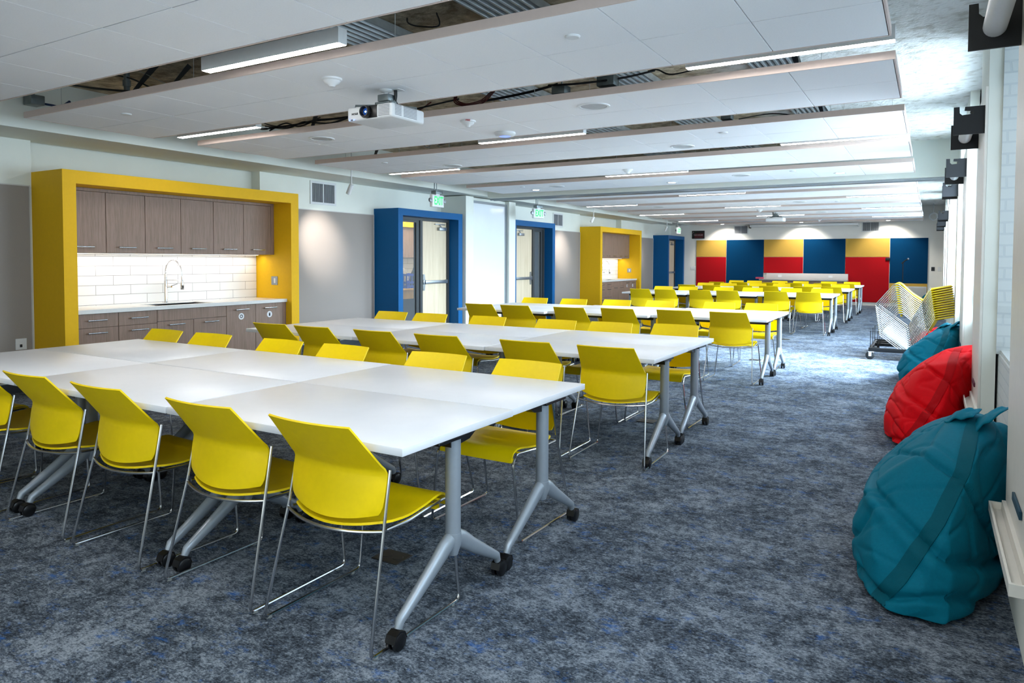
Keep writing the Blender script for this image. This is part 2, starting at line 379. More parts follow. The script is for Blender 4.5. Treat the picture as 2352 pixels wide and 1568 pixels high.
# left wall with two kitchen niches and three door openings
wl = MB()
def lw(y0, y1, z0=0, z1=ZC, face=XL, back=XL-.22): wl.box(back, face, y0, y1, z0, z1)
K2 = 13.48
lw(YN, 3.86)
for dy in (0, K2):
    lw(3.86+dy, 6.95+dy, 0, 2.2, -8.245, -8.35)
    lw(3.86+dy, 6.80+dy, 2.2, ZC, -8.30, -8.35); lw(6.80+dy, 6.95+dy, 2.2, ZC)
lw(6.95, 9.30); lw(9.30, 10.93, 2.13, ZC); lw(10.93, 13.15); lw(13.15, 14.72, 2.13, ZC); lw(14.72, 3.86+K2)
lw(6.95+K2, 23.4); lw(23.4, 24.85, 2.13, ZC); lw(24.85, YF+.2)
struct('wall_left', wl, white_wall)
# closet block for the folding partition
struct('trim_1', MB().box(XL, -7.55, 11.07, 11.33, 0, 2.6).box(XL, -7.55, 12.66, 12.92, 0, 2.6).box(XL, -7.65, 11.33, 12.66, 0, 2.6), white_wall)
# soffit along the left wall
struct('trim_2', MB().box(XL-.1, -7.42, YN, 23.0, 2.62, ZC).box(XL-.1, -7.42, 23.0, YF, 2.66, ZC), white_wall)
# beam across the room carrying the partition track
b = struct('trim_3', MB().box(-7.42, XR, 11.62, 11.98, 2.585, ZC), white_wall)
struct('track', MB().box(-7.42, XR, 11.72, 11.76, 2.55, 2.585).box(-7.42, XR, 11.84, 11.88, 2.55, 2.585), alu, b)
struct('baseboard_left', MB().box(XL, XL+.012, YN, 3.86, 0, .1).box(XL, XL+.012, 6.95, 9.1, 0, .1).box(XL, XL+.012, 14.9, 17.3, 0, .1).box(XL, XL+.012, 20.5, 23.1, 0, .1), dark_rail)
struct('baseboard_far', MB().box(-8.1, -4.9, YF-.012, YF, 0, .1).box(-2.25, .3, YF-.012, YF, 0, .1), cream_trim)
# window wall: furred piers, painted brick behind, deep window bays
PIERS = [(-1.0, .1), (2.67, 3.57), (5.69, 6.55), (8.5, 9.4), (11.0, 11.95), (14.3, 14.45), (17.0, 17.9), (19.9, 20.8), (22.4, 23.3), (24.6, 25.0)]
wr = MB().box(.40, 1.0, YN, YF, 0, .78).box(.40, 1.0, YN, YF, 2.86, ZC)
pr = MB()
for a, c in PIERS:
    k = len(wr.v); n = 26
    # rough chipped brick arris on both edges of each pier
    for side, y in ((-1, a), (1, c)):
        pts = []
        for i in range(n+1):
            z = .78+(2.86-.78)*i/n; pts.append((y+side*(.012+.03*abs(noise.noise((y*3, z*4, side)))), z))
        ym = (a+c)/2
        wr.prism([(ym, .78)]+pts+[(ym, 2.86)], .385, 1.0, 'yz')
    pr.box(XR, .385, a, c, 0, ZC)
struct('wall_right', wr, brick_m)
struct('trim_4', pr, white_wall)
bays = [(-3.2, -1.0), (.1, 2.67), (3.57, 5.69), (6.55, 8.5), (9.4, 11.0), (11.95, 14.3), (14.45, 17.0), (17.9, 19.9), (20.8, 22.4), (23.3, 24.6)]
for i, (a, c) in enumerate(bays):
    w = thing('window_%d' % (i+1), 'deep set window in the painted brick wall', 'window', (.86, (a+c)/2, .78)); w['kind'] = 'structure'
    h = (c-a)/2; f = MB()
    for s_ in (-1, 1): f.box(-.04, .04, s_*h-.05*(s_ > 0), s_*h+.05*(s_ < 0), 0, 2.08)
    f.box(-.04, .04, -h, h, 0, .05).box(-.04, .04, -h, h, 2.03, 2.08).box(-.025, .025, -h, h, 1.0, 1.04).box(-.025, .025, -.02, .02, 0, 2.08)
    obj('window_frame', f, white_metal, w)
    obj('pane', MB().box(-.004, .004, -h+.05, h-.05, .05, 2.03), win_glass, w)
    obj('window_sill', MB().box(-.45, .0, -h+.02, h-.02, -.0, .025), brick_m, w)
# rooms behind the glazed doors
struct('wall_hall', MB().box(-10.4, -10.2, 6.0, 25.0, 0, ZC), purple_wall)
struct('wall_hall', MB().box(-10.2, -8.35, 13.12, 13.2, 0, ZC), white_wall)
struct('floor_hall', MB().box(-10.2, -8.35, 7.0, 13.12, 0, .004), brown_floor)
area('hall_light', (-9.3, 11.6, 2.9), (0, 0, 0), 1.2, 1.6, 60, (1, .96, .9))
area('hall_light', (-9.3, 16.2, 2.9), (0, 0, 0), 1.2, 1, 5, (.8, .85, 1))

# fabric tackboards on the left wall
for y0, y1, lb in ((YN, 3.84, 'grey fabric wall panel left of the nearest yellow kitchenette'), (6.97, 9.15, 'grey fabric wall panel between the near yellow kitchenette and the first blue doorway'),
                   (14.88, 17.32, 'grey fabric wall panel between the second blue doorway and the far yellow kitchenette'), (20.45, 23.14, 'narrow grey fabric wall panel right of the far yellow kitchenette')):
    t = thing('wall_panel', lb, 'wall panel', (XL, (y0+y1)/2, 0), 0, 'grey fabric wall panels')
    obj('fabric_panel', MB().box(XL, XL+.014, y0+.01, y1-.01, .11, 2.14), grey_fabric, t, world=True)
    obj('edge_trim', MB().box(XL, XL+.02, y0, y1, 2.14, 2.152).box(XL, XL+.02, y0, y0+.01, .1, 2.14).box(XL, XL+.02, y1-.01, y1, .1, 2.14), trim_light, t, world=True)

# ------------------------------------------------------------------ ceiling clouds
CZ = 2.636
CL = [(-1.88, 'behind the camera'), (-.14, 'behind'), (1.60, 'nearest'), (3.25, 'second'), (4.98, 'third'), (6.70, 'fourth'), (8.45, 'fifth'), (10.20, 'sixth, before the white beam'),
      (11.99, 'first past the white beam'), (13.62, 'second past the white beam'), (15.38, 'third past the white beam'), (17.1, 'fourth past the white beam'), (18.86, 'fifth past the white beam'), (20.6, 'sixth past the white beam'), (22.35, 'seventh past the white beam'), (24.0, 'last one, against the far wall')]
CX0, CX1 = -6.95, -.215
def make_cloud(w):
    t = thing('ceiling_cloud', '', 'ceiling panel', ((CX0+CX1)/2, 0, CZ))
    hw = (CX1-CX0)/2; f = MB(); fh = .05
    f.box(-hw, hw, 0, .01, -.002, fh).box(-hw, hw, w-.01, w, -.002, fh).box(-hw, -hw+.01, .0101, w-.0101, -.002, fh).box(hw-.01, hw, .0101, w-.0101, -.002, fh)
    obj('fascia', f, cloud_edge, t)
    g = MB().box(-hw+.01, hw-.01, .01, w-.01, .012, .03)
    obj('grid_frame', g, grid_grey, t)
    tl = MB(); nx = 11; ny = max(1, round((w-.02)/.61)); sx = (2*hw-.024)/nx; sy = (w-.024)/ny
    for i in range(nx):
        for j in range(ny):
            tl.bbox(-hw+.012+i*sx+.003, -hw+.012+(i+1)*sx-.003, .012+j*sy+.003, .012+(j+1)*sy-.003, -.001, .014, .0012, 1)
    obj('ceiling_tiles', tl, cloud_white, t)
    for x in (-2.9, -1.1, .8, 2.8):
        for y in (.08, w-.08):
            obj('hanger_wire', MB().cyl((x, y, .03), (x, y, ZC-CZ), .0022, 5), rod_white, t)
    return t
protos = {}
for y, nm in CL:
    w = {11.99: 1.16, 24.0: .9, }.get(y, 1.22)
    lb = 'white tiled ceiling cloud, %s counting away from the camera' % nm
    if w not in protos: c = protos[w] = make_cloud(w); 
    else: c = copy_tree(protos[w])
    c.location = ((CX0+CX1)/2, y, CZ); c['label'] = lb; c['group'] = 'suspended ceiling clouds'

# linear lights in the gaps; those behind the camera are unseen, added for lighting
def make_linear():
    t = thing('linear_light', '', 'ceiling light', (0, 0, CZ), 0, 'linear lights between the ceiling clouds')
    obj('housing', MB().box(-.61, .61, -.035, -.031, -.004, .085).box(-.61, .61, .031, .035, -.004, .085).box(-.61, .61, -.0309, .0309, .075, .084).box(-.614, -.61, -.035, .035, -.004, .085).box(.61, .614, -.035, .035, -.004, .085), white_metal, t)
    obj('diffuser', MB().box(-.609, .609, -.0305, .0305, -.006, .0), led, t)
    for x in (-.45, .45): obj('hanger_rod', MB().cyl((x, 0, .085), (x, 0, ZC-CZ), .003, 6), rod_white, t)
    return t
lp = make_linear(); first = True
LM, LLf, LRt = -3.56, -6.26, -.82
for y, xs, nm in ((-2.2, (LM,), 'a'), (-.4, (LRt,), 'a'), (1.30, (LM, LRt), 'a'), (3.06, (LM,), 'first'), (4.715, (LLf, LRt), 'second'), (6.38, (LM,), 'third'), (8.16, (-6.3, LRt), 'fourth'), (9.80, (LM,), 'fifth'),
                  (13.35, (LM,), 'first past the beam'), (15.12, (-6.3, LRt), 'second past the beam'), (16.85, (LM,), 'third past the beam'), (18.6, (-6.3, LRt), 'fourth past the beam'), (20.35, (LM,), 'fifth past the beam'), (22.1, (-6.3, LRt), 'sixth past the beam')):
    for x in xs:
        c = lp if first else copy_tree(lp); first = False
        c.location = (x, y, CZ+{4.715: .039, 8.16: .02}.get(y, 0))
        side = 'middle' if x == LM else ('left wall end' if x < -5 else 'window end')
        c['label'] = 'white linear strip light, %s gap between ceiling clouds, %s' % (nm, side) if nm != 'a' else 'added unseen strip light in a gap behind the camera, %s' % side

# recessed downlights
def make_down():
    t = thing('downlight', '', 'ceiling light', (0, 0, CZ), 0, 'round recessed downlights')
    obj('trim_ring', MB().lathe([(.058, -.001), (.058, -.004), (.085, -.006), (.088, -.001)], 28), white_metal, t)
    obj('lens', MB().lathe([(.001, -.0015), (.057, -.0015), (.057, -.003), (.001, -.003)], 24), led_far, t)
    return t
dp = make_down(); first = True
for x, y, lb in ((-6.05, 11.07, 'left end, just before the white beam'), (-3.58, 11.06, 'middle, just before the white beam'), (-1.13, 11.0, 'window end, just before the white beam'),
                 (-6.08, 12.58, 'left end, just past the white beam'), (-3.58, 12.46, 'middle, just past the white beam'), (-1.14, 12.4, 'window end, just past the white beam'),
                 (-6.1, 24.3, 'left end, beside the far wall'), (-3.6, 24.3, 'middle, beside the far wall'), (-1.14, 24.3, 'window end, beside the far wall')):
    c = dp if first else copy_tree(dp); first = False
    c.location = (x, y, CZ); c['label'] = 'lit round downlight in the ceiling clouds, '+lb
    sp = bpy.data.lights.new('downlight_beam', 'SPOT'); sp.energy = 26 if y < 20 else 110; sp.spot_size = 1.5 if y < 20 else 1.9; sp.spot_blend = .6; sp.color = (1, .95, .86); sp.shadow_soft_size = .05
    so = bpy.data.objects.new('downlight_beam', sp); COL.objects.link(so); so.parent = c; so.location = (0, 0, -.012)
    if y > 20: so.rotation_euler = (.55, 0, 0)

# round speakers, detector cover plates, detectors
def make_speaker():
    t = thing('ceiling_speaker', '', 'speaker', (0, 0, CZ), 0, 'round ceiling speakers')
    obj('bezel', MB().lathe([(.105, -.002), (.108, -.008), (.128, -.009), (.132, -.001)], 32), white_plastic, t)
    obj('grille', MB().lathe([(.001, -.006), (.104, -.005), (.104, -.002), (.001, -.002)], 32), mat('speaker_grille', '#b5b7b9', .6, namt=.2, nscale=400), t)
    return t
sp_ = make_speaker(); first = True
for x, y in ((-2.37, 5.3), (-5.43, 5.33), (-5.47, 7.7), (-2.36, 7.63), (-2.4, 10.6), (-5.45, 10.7), (-5.4, 12.5), (-2.4, 12.5), (-5.45, 15.9), (-2.4, 15.9), (-2.4, 19.4), (-2.4, 22.9)):
    c = sp_ if first else copy_tree(sp_); first = False
    c.location = (x, y, CZ); c['label'] = 'round flush speaker grille in the ceiling cloud %.0f paces out, %s side' % (y, 'left' if x < -4 else 'window')
def make_plate():
    o = obj('cover_plate', MB().lathe([(.001, -.012), (.036, -.012), (.042, -.006), (.042, -.001), (.001, -.001)], 28), white_plastic); return tag(o, '', 'cover plate', 'round sprinkler cover plates')
pp = make_plate(); first = True
for x, y in ((-1.74, 3.6), (-5.98, 3.6), (-1.76, 7.0), (-6.06, 7.04), (-1.67, 10.42), (-6.0, 10.5), (-1.7, 12.6), (-6.0, 12.6), (-1.7, 16.1), (-1.7, 19.5), (-1.7, 24.3)):
    c = pp if first else pp.copy()
    if not first: COL.objects.link(c)
    first = False
    c.location = (x, y, CZ); c['label'] = 'small round cover plate under the ceiling cloud %.0f paces out, %s side' % (y, 'left' if x < -4 else 'window')
def detector(x, y, lb, fire=False):
    t = thing('smoke_detector', lb, 'smoke detector', (x, y, CZ))
    obj('base_ring', MB().lathe([(.001, 0), (.07, 0), (.07, -.012), (.062, -.018), (.001, -.018)], 28), white_plastic, t)
    obj('sensor_dome', MB().lathe([(.058, -.018), (.05, -.034), (.028, -.045), (.018, -.058), (.001, -.06)], 24), white_plastic, t)
    if fire:
        tx = text_mb('FIRE', .022, .0006, .0006); tx.xf(Matrix.Rotation(.6, 4, 'Z') @ Matrix.Translation((.0, -.0745, -.010)) @ Matrix.Rotation(math.radians(97), 4, 'X'))
        obj('lettering', tx, red_ink, t, label='red FIRE lettering')
detector(-3.577, 3.61, 'white conical smoke detector on the second ceiling cloud, left of the projector')
detector(-3.594, 5.30, 'white strobe detector with red FIRE lettering beside the near projector', True)
detector(-3.6, 9.2, 'white smoke detector beside the middle strip light, fifth ceiling cloud')
detector(-3.6, 17.9, 'white smoke detector on a ceiling cloud in the far half')
detector(-2.9, 22.9, 'white smoke detector to the right of the far projector', True)
t = thing('wireless_access_point', 'round white access point with a blue light ring on the third ceiling cloud', 'access point', (-3.608, 5.965, CZ))
obj('body', MB().lathe([(.001, -.042), (.05, -.041), (.09, -.032), (.105, -.014), (.1, 0), (.001, 0)], 32), white_plastic, t)
obj('light_ring', MB().lathe([(.036, -.0425), (.045, -.0435), (.054, -.041), (.045, -.04)], 32), mat('soft_blue_ring', '#6f86ff', .4, emit=(.2, .3, 1, 1), es=.8, namt=.01, nscale=9), t)

# projectors
def projector(x, y, label, rz=0):
    t = thing('projector', label, 'projector', (x, y, CZ), rz)
    # local: front (lens side) looks to -y
    zb, zt = -.245, -.145
    body = MB(); hx, hy = .212, .185
    body.bbox(-hx, hx, -hy, hy, zb, zt, .018, 3)
    obj('case', body, white_plastic, t)
    lp_ = MB().bbox(-.03, .045+.03, -hy-.004, -hy+.03, zb+.008, zt-.004, .006)
    obj('lens_recess', lp_, black_plastic, t)
    lens = obj('lens', MB().lathe([(.034, 0), (.043, -.002), (.046, -.02), (.04, -.035), (.034, -.035), (.03, -.012), (.001, -.006)], 28, (-.018, -hy-.004, (zb+zt)/2+.002), 'y'), black_plastic, t)
    g = obj('lens_glass', MB().lathe([(.001, -.018), (.02, -.015), (.029, -.008), (.029, -.002), (.001, -.002)], 24, (-.018, -hy-.004, (zb+zt)/2+.002), 'y'), lens_m, t)
    obj('lens_highlight', MB().lathe([(.001, -.021), (.006, -.0205), (.007, -.018)], 12, (-.014, -hy-.004, (zb+zt)/2), 'y'), lens_hot, t)
    for x0, x1 in ((.085, .188),):
        v = MB()
        for i in range(8): v.box(x0, x1, -hy-.0015, -hy+.002, zb+.016+i*.0098, zb+.0195+i*.0098)
        obj('front_vent', v, mat('vent_shadow', '#6c6e72', .7, namt=.05, nscale=40), t)
    v = MB()
    for y0, y1 in ((-.155, -.085), (-.06, .09)):
        for i in range(8): v.box(hx-.002, hx+.0015, y0, y1, zb+.02+i*.0098, zb+.0235+i*.0098)
    obj('side_vent', v, MATS['vent_shadow'], t)
    tx = text_mb('EPSON', .02, .0005, .0006); tx.xf(Matrix.Translation((-.135, -hy-.001, (zb+zt)/2)) @ Matrix.Rotation(PI, 4, 'Y') @ Matrix.Rotation(PI/2, 4, 'X') @ Matrix.Scale(-1, 4, (0, 0, 1)))
    obj('lettering', tx, ink, t)
    for i, xx in enumerate((-.185, -.172, -.165, -.158, -.145)):
        obj('indicator', MB().bbox(xx-.003, xx+.003, -hy-.003, -hy+.002, zb+.004, zb+.012, .001, 1), blue_led if i in (0, 4) else MATS['vent_shadow'], t)
    m_ = MB().lathe([(.001, 0), (.05, 0), (.05, -.008), (.04, -.018), (.016, -.024), (.016, -.04), (.001, -.04)], 28)
    obj('ceiling_flange', m_, white_metal, t)
    a = MB().bbox(-.05, .05, -.04, .04, -.088, -.038, .006); a.bbox(-.085, .075, -.03, .03, -.108, -.088, .004)
    obj('tilt_head', a, galv, t)
    arms = MB()
    for sx, sy in ((-1, -1), (1, -1), (1, 1), (-1, 1)):
        arms.tube([(0, 0, -.115), (sx*.17, sy*.14, -.125), (sx*.17, sy*.14, -.148)], .008, 6)
    obj('mounting_arms', arms, galv, t)
    obj('power_plug', MB().tube([(.06, .035, 0), (.06, .035, -.045), (.062, .035, -.085), (.09, .05, -.135)], [.013, .013, .006, .004], 10), black_plastic, t)
    obj('ceiling_plate', MB().bbox(.02, .11, -.0, .08, -.004, 0, .001, 1), white_metal, t)
    return t
projector(-3.47, 4.05, 'white ceiling projector with lit blue lens hanging from the second cloud')
projector(-3.42, 18.95, 'small distant white projector hanging near the far wall', PI)

# pendants, wall washers
def make_spot():
    t = thing('pendant_spotlight', '', 'spotlight', (0, 0, ZC), 0, 'pendant spotlights washing the left wall')
    zt = 2.43-ZC
    obj('stem', MB().cyl((0, 0, 0), (0, 0, zt), .007, 8), white_metal, t)
    m_ = Matrix.Translation((0, 0, zt)) @ Matrix.Rotation(math.radians(28), 4, 'Y')
    h = MB().lathe([(.001, .012), (.03, .01), (.034, 0), (.034, -.135), (.028, -.138), (.026, -.12), (.001, -.12)], 20); h.xf(m_)
    obj('lamp_head', h, white_metal, t)
    g = MB().lathe([(.001, -.122), (.025, -.122), (.025, -.125), (.001, -.125)], 16); g.xf(m_)
    obj('lamp_face', g, led_far, t)
    return t
spt = make_spot(); first = True
for y, lb, e in ((7.43, 'near the vent by the first kitchenette', 120), (15.7, 'left of the far yellow kitchenette', 110), (21.2, 'above the third blue doorway', 60), (.6, 'behind the camera', 60)):
    c = spt if first else copy_tree(spt); first = False
    c.location = (-7.0, y, ZC); c['label'] = 'white cylindrical spotlight on a thin stem, '+lb
    sl = bpy.data.lights.new('spot_beam', 'SPOT'); sl.energy = e; sl.color = (1, .93, .85); sl.spot_size = .85; sl.spot_blend = 1.0; sl.shadow_soft_size = .025
    so = bpy.data.objects.new('spot_beam', sl); COL.objects.link(so); so.location = (-7.08, y+.02, 2.28)
    so.rotation_euler = Vector((-1.05, .45, -.62)).to_track_quat('-Z', 'Y').to_euler()

# exit signs
def exit_sign(x, y, label, rz=0):
    t = thing('exit_sign', label, 'exit sign', (x, y, 2.52), rz, 'exit signs hanging over the blue doorways')
    obj('housing', MB().bbox(-.03, .03, -.155, .155, -.265, -.07, .006), white_plastic, t)
    tx = text_mb('EXIT', .19, .0015, .003); tx.xf(Matrix.Translation((.0312, .01, -.168)) @ Matrix.Rotation(PI/2, 4, 'Z') @ Matrix.Rotation(PI/2, 4, 'X') @ Matrix.Scale(.62, 4, (1, 0, 0)))
    obj('lettering', tx, green_glow, t, label='glowing green EXIT lettering')
    obj('junction_box', MB().bbox(-.05, .05, -.09, .09, -.05, .0, .003), galv, t)
    obj('conduit', MB().tube([(-.02, -.04, 0), (-.02, -.04, .12), (-.06, -.02, .58)], .008, 8).tube([(.01, -.02, 0), (.01, -.02, .58)], .006, 8), galv, t)
    obj('mount_canopy', MB().bbox(-.025, .025, -.05, .05, -.075, -.048, .003), white_plastic, t)
    for s_ in (-1, 1):
        o = obj('emergency_lamp', MB().lathe([(.001, .02), (.03, .018), (.036, 0), (.034, -.012), (.001, -.014)], 20, (.01, s_*.19, -.16), 'x'), chrome_ball, t)
exit_sign(-7.0, 9.42, 'glowing green EXIT sign above the first blue doorway')
exit_sign(-7.0, 12.9, 'glowing green EXIT sign above the second blue doorway', -.25)
exit_sign(-7.0, 22.3, 'glowing green EXIT sign above the third, farthest blue doorway', -.1)

# ------------------------------------------------------------------ kitchenettes
def kitchenette(dy, w):
    # w: description of where this one stands
    X0 = -7.53
    y0, y1 = 3.86+dy, 6.95+dy; ins = .133
    t = thing('kitchenette_surround', 'bright yellow box surround of the %s kitchenette' % w, 'surround', (-7.85, (y0+y1)/2, 0), 0, 'yellow kitchenette surrounds')
    mb = MB()
    mb.box(-8.24, X0, y0, y0+ins, 0, 2.292); mb.box(-8.24, X0, y1-ins, y1, 0, 2.292); mb.box(-8.24, X0, y0+ins, y1-ins, 2.157, 2.292)
    obj('yellow_frame', mb, yellow_paint, t, world=True)
    a, c = y0+ins, y1-ins
    # tiles
    o = obj('backsplash_tiles', MB().box(-8.243, -8.232, 4.0, 6.81, .85, 1.46), tile_m); o.location = (0, dy, 0)
    tag(o, 'white glazed tile backsplash of the %s kitchenette' % w, 'backsplash', 'tile backsplashes')
    # wall cabinets: three double-door units
    ys = [a+.03+i*.4555+.005 for i in range(7)]
    nm = ['left', 'middle', 'right']
    for k in range(3):
        p0, p1 = ys[2*k], ys[2*k+2]
        if k == 0: p0 = a+.003
        cb = thing('wall_cabinet', 'taupe wood wall cabinet, %s of three in the %s kitchenette' % (nm[k], w), 'cabinet', (-8.05, (p0+p1)/2, 1.46), 0, 'taupe wall cabinets')
        obj('cabinet_body', MB().box(-8.23, -7.888, p0+.001, p1-.001, 1.462, 2.12), taupe_wood, cb, world=True)
        for q in range(2):
            d0, d1 = (p0 if q == 0 else ys[2*k+1]), (ys[2*k+1] if q == 0 else p1)
            d = obj('cabinet_door', MB().bbox(-7.888, -7.868, d0+.0025, d1-.0025, 1.455, 2.118, .0015, 1), taupe_wood, cb, world=True)
            m_ = (d0+d1)/2
            sub(d, 'handle', MB().cyl((-7.84, m_-.1, 1.52), (-7.84, m_+.1, 1.52), .008, 10).cyl((-7.868, m_-.08, 1.52), (-7.84, m_-.08, 1.52), .004, 8).cyl((-7.868, m_+.08, 1.52), (-7.84, m_+.08, 1.52), .004, 8), handle_m)
    fl = obj('filler_panel', MB().box(-8.23, -7.868, ys[6]+.001, c-.002, 1.455, 2.155).box(-8.23, -7.868, a+.002, ys[6], 2.122, 2.155), taupe_wood)
    tag(fl, 'taupe filler strip over the wall cabinets of the %s kitchenette' % w, 'panel')
    ul = thing('under_cabinet_light', 'slim warm light under the wall cabinets of the %s kitchenette' % w, 'light', (-8.0, (a+c)/2, 1.45), 0, 'under cabinet lights')
    obj('housing', MB().box(-8.12, -8.06, a+.1, c-.1, 1.448, 1.46), white_metal, ul, world=True)
    obj('diffuser', MB().box(-8.115, -8.065, a+.11, c-.11, 1.4465, 1.448), led_warm, ul, world=True)
    sl = bpy.data.lights.new('cabinet_light_beam', 'AREA'); sl.shape = 'RECTANGLE'; sl.size = .05; sl.size_y = c-a-.1; sl.energy = 3.5; sl.color = (1, .95, .9)
    so = bpy.data.objects.new('cabinet_light_beam', sl); COL.objects.link(so); so.location = (-8.09, (a+c)/2, 1.444); so.rotation_euler = (0, 0, 0)
    # worktop with sink cut-out as four slabs in one
    sk0, sk1, sx0, sx1 = 4.98+dy, 5.72+dy, -8.08, -7.70
    wt = obj('countertop', MB().box(-8.232, -7.616, a+.002, sk0, .808, .85).box(-8.232, -7.616, sk1, c-.002, .808, .85).box(-8.232, sx0, sk0, sk1, .808, .85).box(sx1, -7.616, sk0, sk1, .808, .85), counter_m)
    tag(wt, 'white stone worktop of the %s kitchenette' % w, 'countertop', 'white worktops')
    sk = obj('sink', MB().box(sx0-.004, sx1+.004, sk0-.004, sk1+.004, .64, .645).box(sx0-.004, sx0, sk0, sk1, .64, .84).box(sx1, sx1+.004, sk0, sk1, .64, .84).box(sx0, sx1, sk0-.004, sk0, .64, .84).box(sx0, sx1, sk1, sk1+.004, .64, .84), mat('satin_steel', '#c4c6c6', .4, .3, namt=.02, nscale=30))
    tag(sk, 'undermount steel sink in the %s kitchenette worktop' % w, 'sink', 'steel sinks')
    # faucet
    fx, fy, fz = -8.13, 5.36+dy, .85
    fa = thing('faucet', 'chrome spring pull-down faucet behind the sink of the %s kitchenette' % w, 'faucet', (fx, fy, fz), 0, 'spring faucets')
    obj('stem', MB().lathe([(.001, 0), (.028, 0), (.028, .006), (.02, .01), (.02, .27), (.017, .28), (.014, .36), (.001, .36)], 20), chrome, fa)
    ctrl = [(0, 0, .34), (0, 0, .42), (.02, .01, .48), (.08, .03, .53), (.15, .06, .50), (.19, .08, .42), (.2, .085, .32)]
    pts = []
    for i in range(len(ctrl)-1):
        p0 = Vector(ctrl[max(i-1, 0)]); p1 = Vector(ctrl[i]); p2 = Vector(ctrl[i+1]); p3 = Vector(ctrl[min(i+2, len(ctrl)-1)])
        for k in range(6):
            s_ = k/6; pts.append(.5*((2*p1)+(-p0+p2)*s_+(2*p0-5*p1+4*p2-p3)*s_*s_+(-p0+3*p1-3*p2+p3)*s_**3))
    pts.append(Vector(ctrl[-1]))
    obj('hose', MB().tube(pts, .005, 8), chrome, fa)
    sp = MB(); hel = []; L_ = len(pts)-1; turns = 26
    for i in range(turns*8):
        u = i/(turns*8)*L_*.82; k = int(u); p = pts[k].lerp(pts[k+1], u-k); tt = (pts[k+1]-pts[k]).normalized()
        e1 = tt.cross(Vector((.35, -.9, .05))).normalized(); e2 = tt.cross(e1); an = i/8*2*PI
        hel.append(p+e1*.0115*math.cos(an)+e2*.0115*math.sin(an))
    obj('spring', sp.tube(hel, .0022, 5), chrome, fa)
    obj('spray_head', MB().lathe([(.001, .33), (.012, .33), (.014, .27), (.02, .25), (.022, .17), (.018, .165), (.001, .165)], 16, (.2, .085, 0)), chrome, fa)
    obj('docking_arm', MB().cyl((0, 0, .28), (.19, .08, .28), .005, 8), chrome, fa)
    obj('lever', MB().cyl((0, 0, .2), (.07, .03, .2), .012, 12).cyl((.06, .026, .205), (.1, .09, .235), .005, 8), chrome, fa)
    # base units
    def unit(p0, p1, lb):
        cb = thing('base_cabinet', 'taupe wood base cabinet, %s of the %s kitchenette' % (lb, w), 'cabinet', (-7.95, (p0+p1)/2, 0), 0, 'taupe base cabinets')
        obj('cabinet_body', MB().box(-8.23, -7.662, p0+.001, p1-.001, .09, .807 if lb != 'sink unit' else .63), taupe_wood, cb, world=True)
        obj('toe_kick', MB().box(-8.2, -7.72, p0+.001, p1-.001, 0, .09), black_plastic, cb, world=True)
        return cb
    def front(cb, nmn, p0, p1, z0, z1, hz=None):
        d = obj(nmn, MB().bbox(-7.662, -7.642, p0+.0025, p1-.0025, z0+.002, z1-.002, .0015, 1), taupe_wood, cb, world=True)
        if hz:
            m_ = (p0+p1)/2
            sub(d, 'handle', MB().cyl((-7.612, m_-.1, hz), (-7.612, m_+.1, hz), .008, 10).cyl((-7.642, m_-.08, hz), (-7.612, m_-.08, hz), .004, 8).cyl((-7.642, m_+.08, hz), (-7.612, m_+.08, hz), .004, 8), handle_m)
        return d
    b0 = [a+.003, 4.475+dy, 4.925+dy, 5.855+dy, 6.305+dy, 6.76+dy]
    for k, lb in ((0, 'left drawer stack'), (1, 'second drawer stack')):
        cb = unit(b0[k], b0[k+1], lb); front(cb, 'drawer', b0[k], b0[k+1], .655, .805, .735); front(cb, 'drawer', b0[k], b0[k+1], .38, .655, .60); front(cb, 'drawer', b0[k], b0[k+1], .1, .38, .32)
    cb = unit(b0[2], b0[3], 'sink unit'); front(cb, 'false_front', b0[2], b0[3], .67, .805)
    md = 5.392+dy; front(cb, 'cabinet_door', b0[2], md, .1, .67, .625); front(cb, 'cabinet_door', md, b0[3], .1, .67, .625)
    for k, lb in ((3, 'recycling pull-out'), (4, 'trash pull-out')):
        cb = unit(b0[k], b0[k+1], lb); d = front(cb, 'cabinet_door', b0[k], b0[k+1], .1, .805, .745); m_ = (b0[k]+b0[k+1])/2
        s2 = sub(d, 'sticker', MB().lathe([(.001, .0012), (.042, .0012), (.042, 0), (.001, 0)], 28, (-7.642, m_, .655), 'x'), white_plastic, label='round white bin symbol sticker')
        ic = MB()
        if k == 3:
            for r_ in range(3):
                an = r_*2*PI/3+PI/2
                def R2(u, v, an=an): return (m_+u*math.cos(an)-v*math.sin(an), .655+u*math.sin(an)+v*math.cos(an))
                ic.prism([R2(.024, -.004), R2(.018, -.014), R2(.008, -.022), R2(.003, -.014), R2(.012, -.007), R2(.012, .004)], -7.6408, -7.6400, 'yz')
                ic.prism([R2(.026, .001), R2(.006, .006), R2(.018, .016)], -7.6408, -7.6400, 'yz')
        else:
            ic.box(-7.6408, -7.64, m_-.013, m_+.013, .632, .668).box(-7.6408, -7.64, m_-.016, m_+.016, .671, .676).box(-7.6408, -7.64, m_-.005, m_+.005, .677, .68)
        sub(d, 'bin_symbol', ic, ink)
    fb = obj('filler_panel', MB().box(-8.23, -7.642, b0[5], c-.002, .0, .806), taupe_wood); tag(fb, 'taupe filler strip right of the trash pull-out, %s kitchenette' % w, 'panel')
    sw = thing('switch_plate', 'grey switch plate on the right yellow cheek of the %s kitchenette' % w, 'switch', (-7.86, c, 1.095), 0, 'kitchenette switch plates')
    obj('plate', MB().bbox(-7.925, -7.8, c-.008, c-.001, 1.035, 1.155, .002, 1), alu, sw, world=True)
    obj('rocker', MB().bbox(-7.87, -7.835, c-.012, c-.007, 1.06, 1.13, .002, 1), white_plastic, sw, world=True)
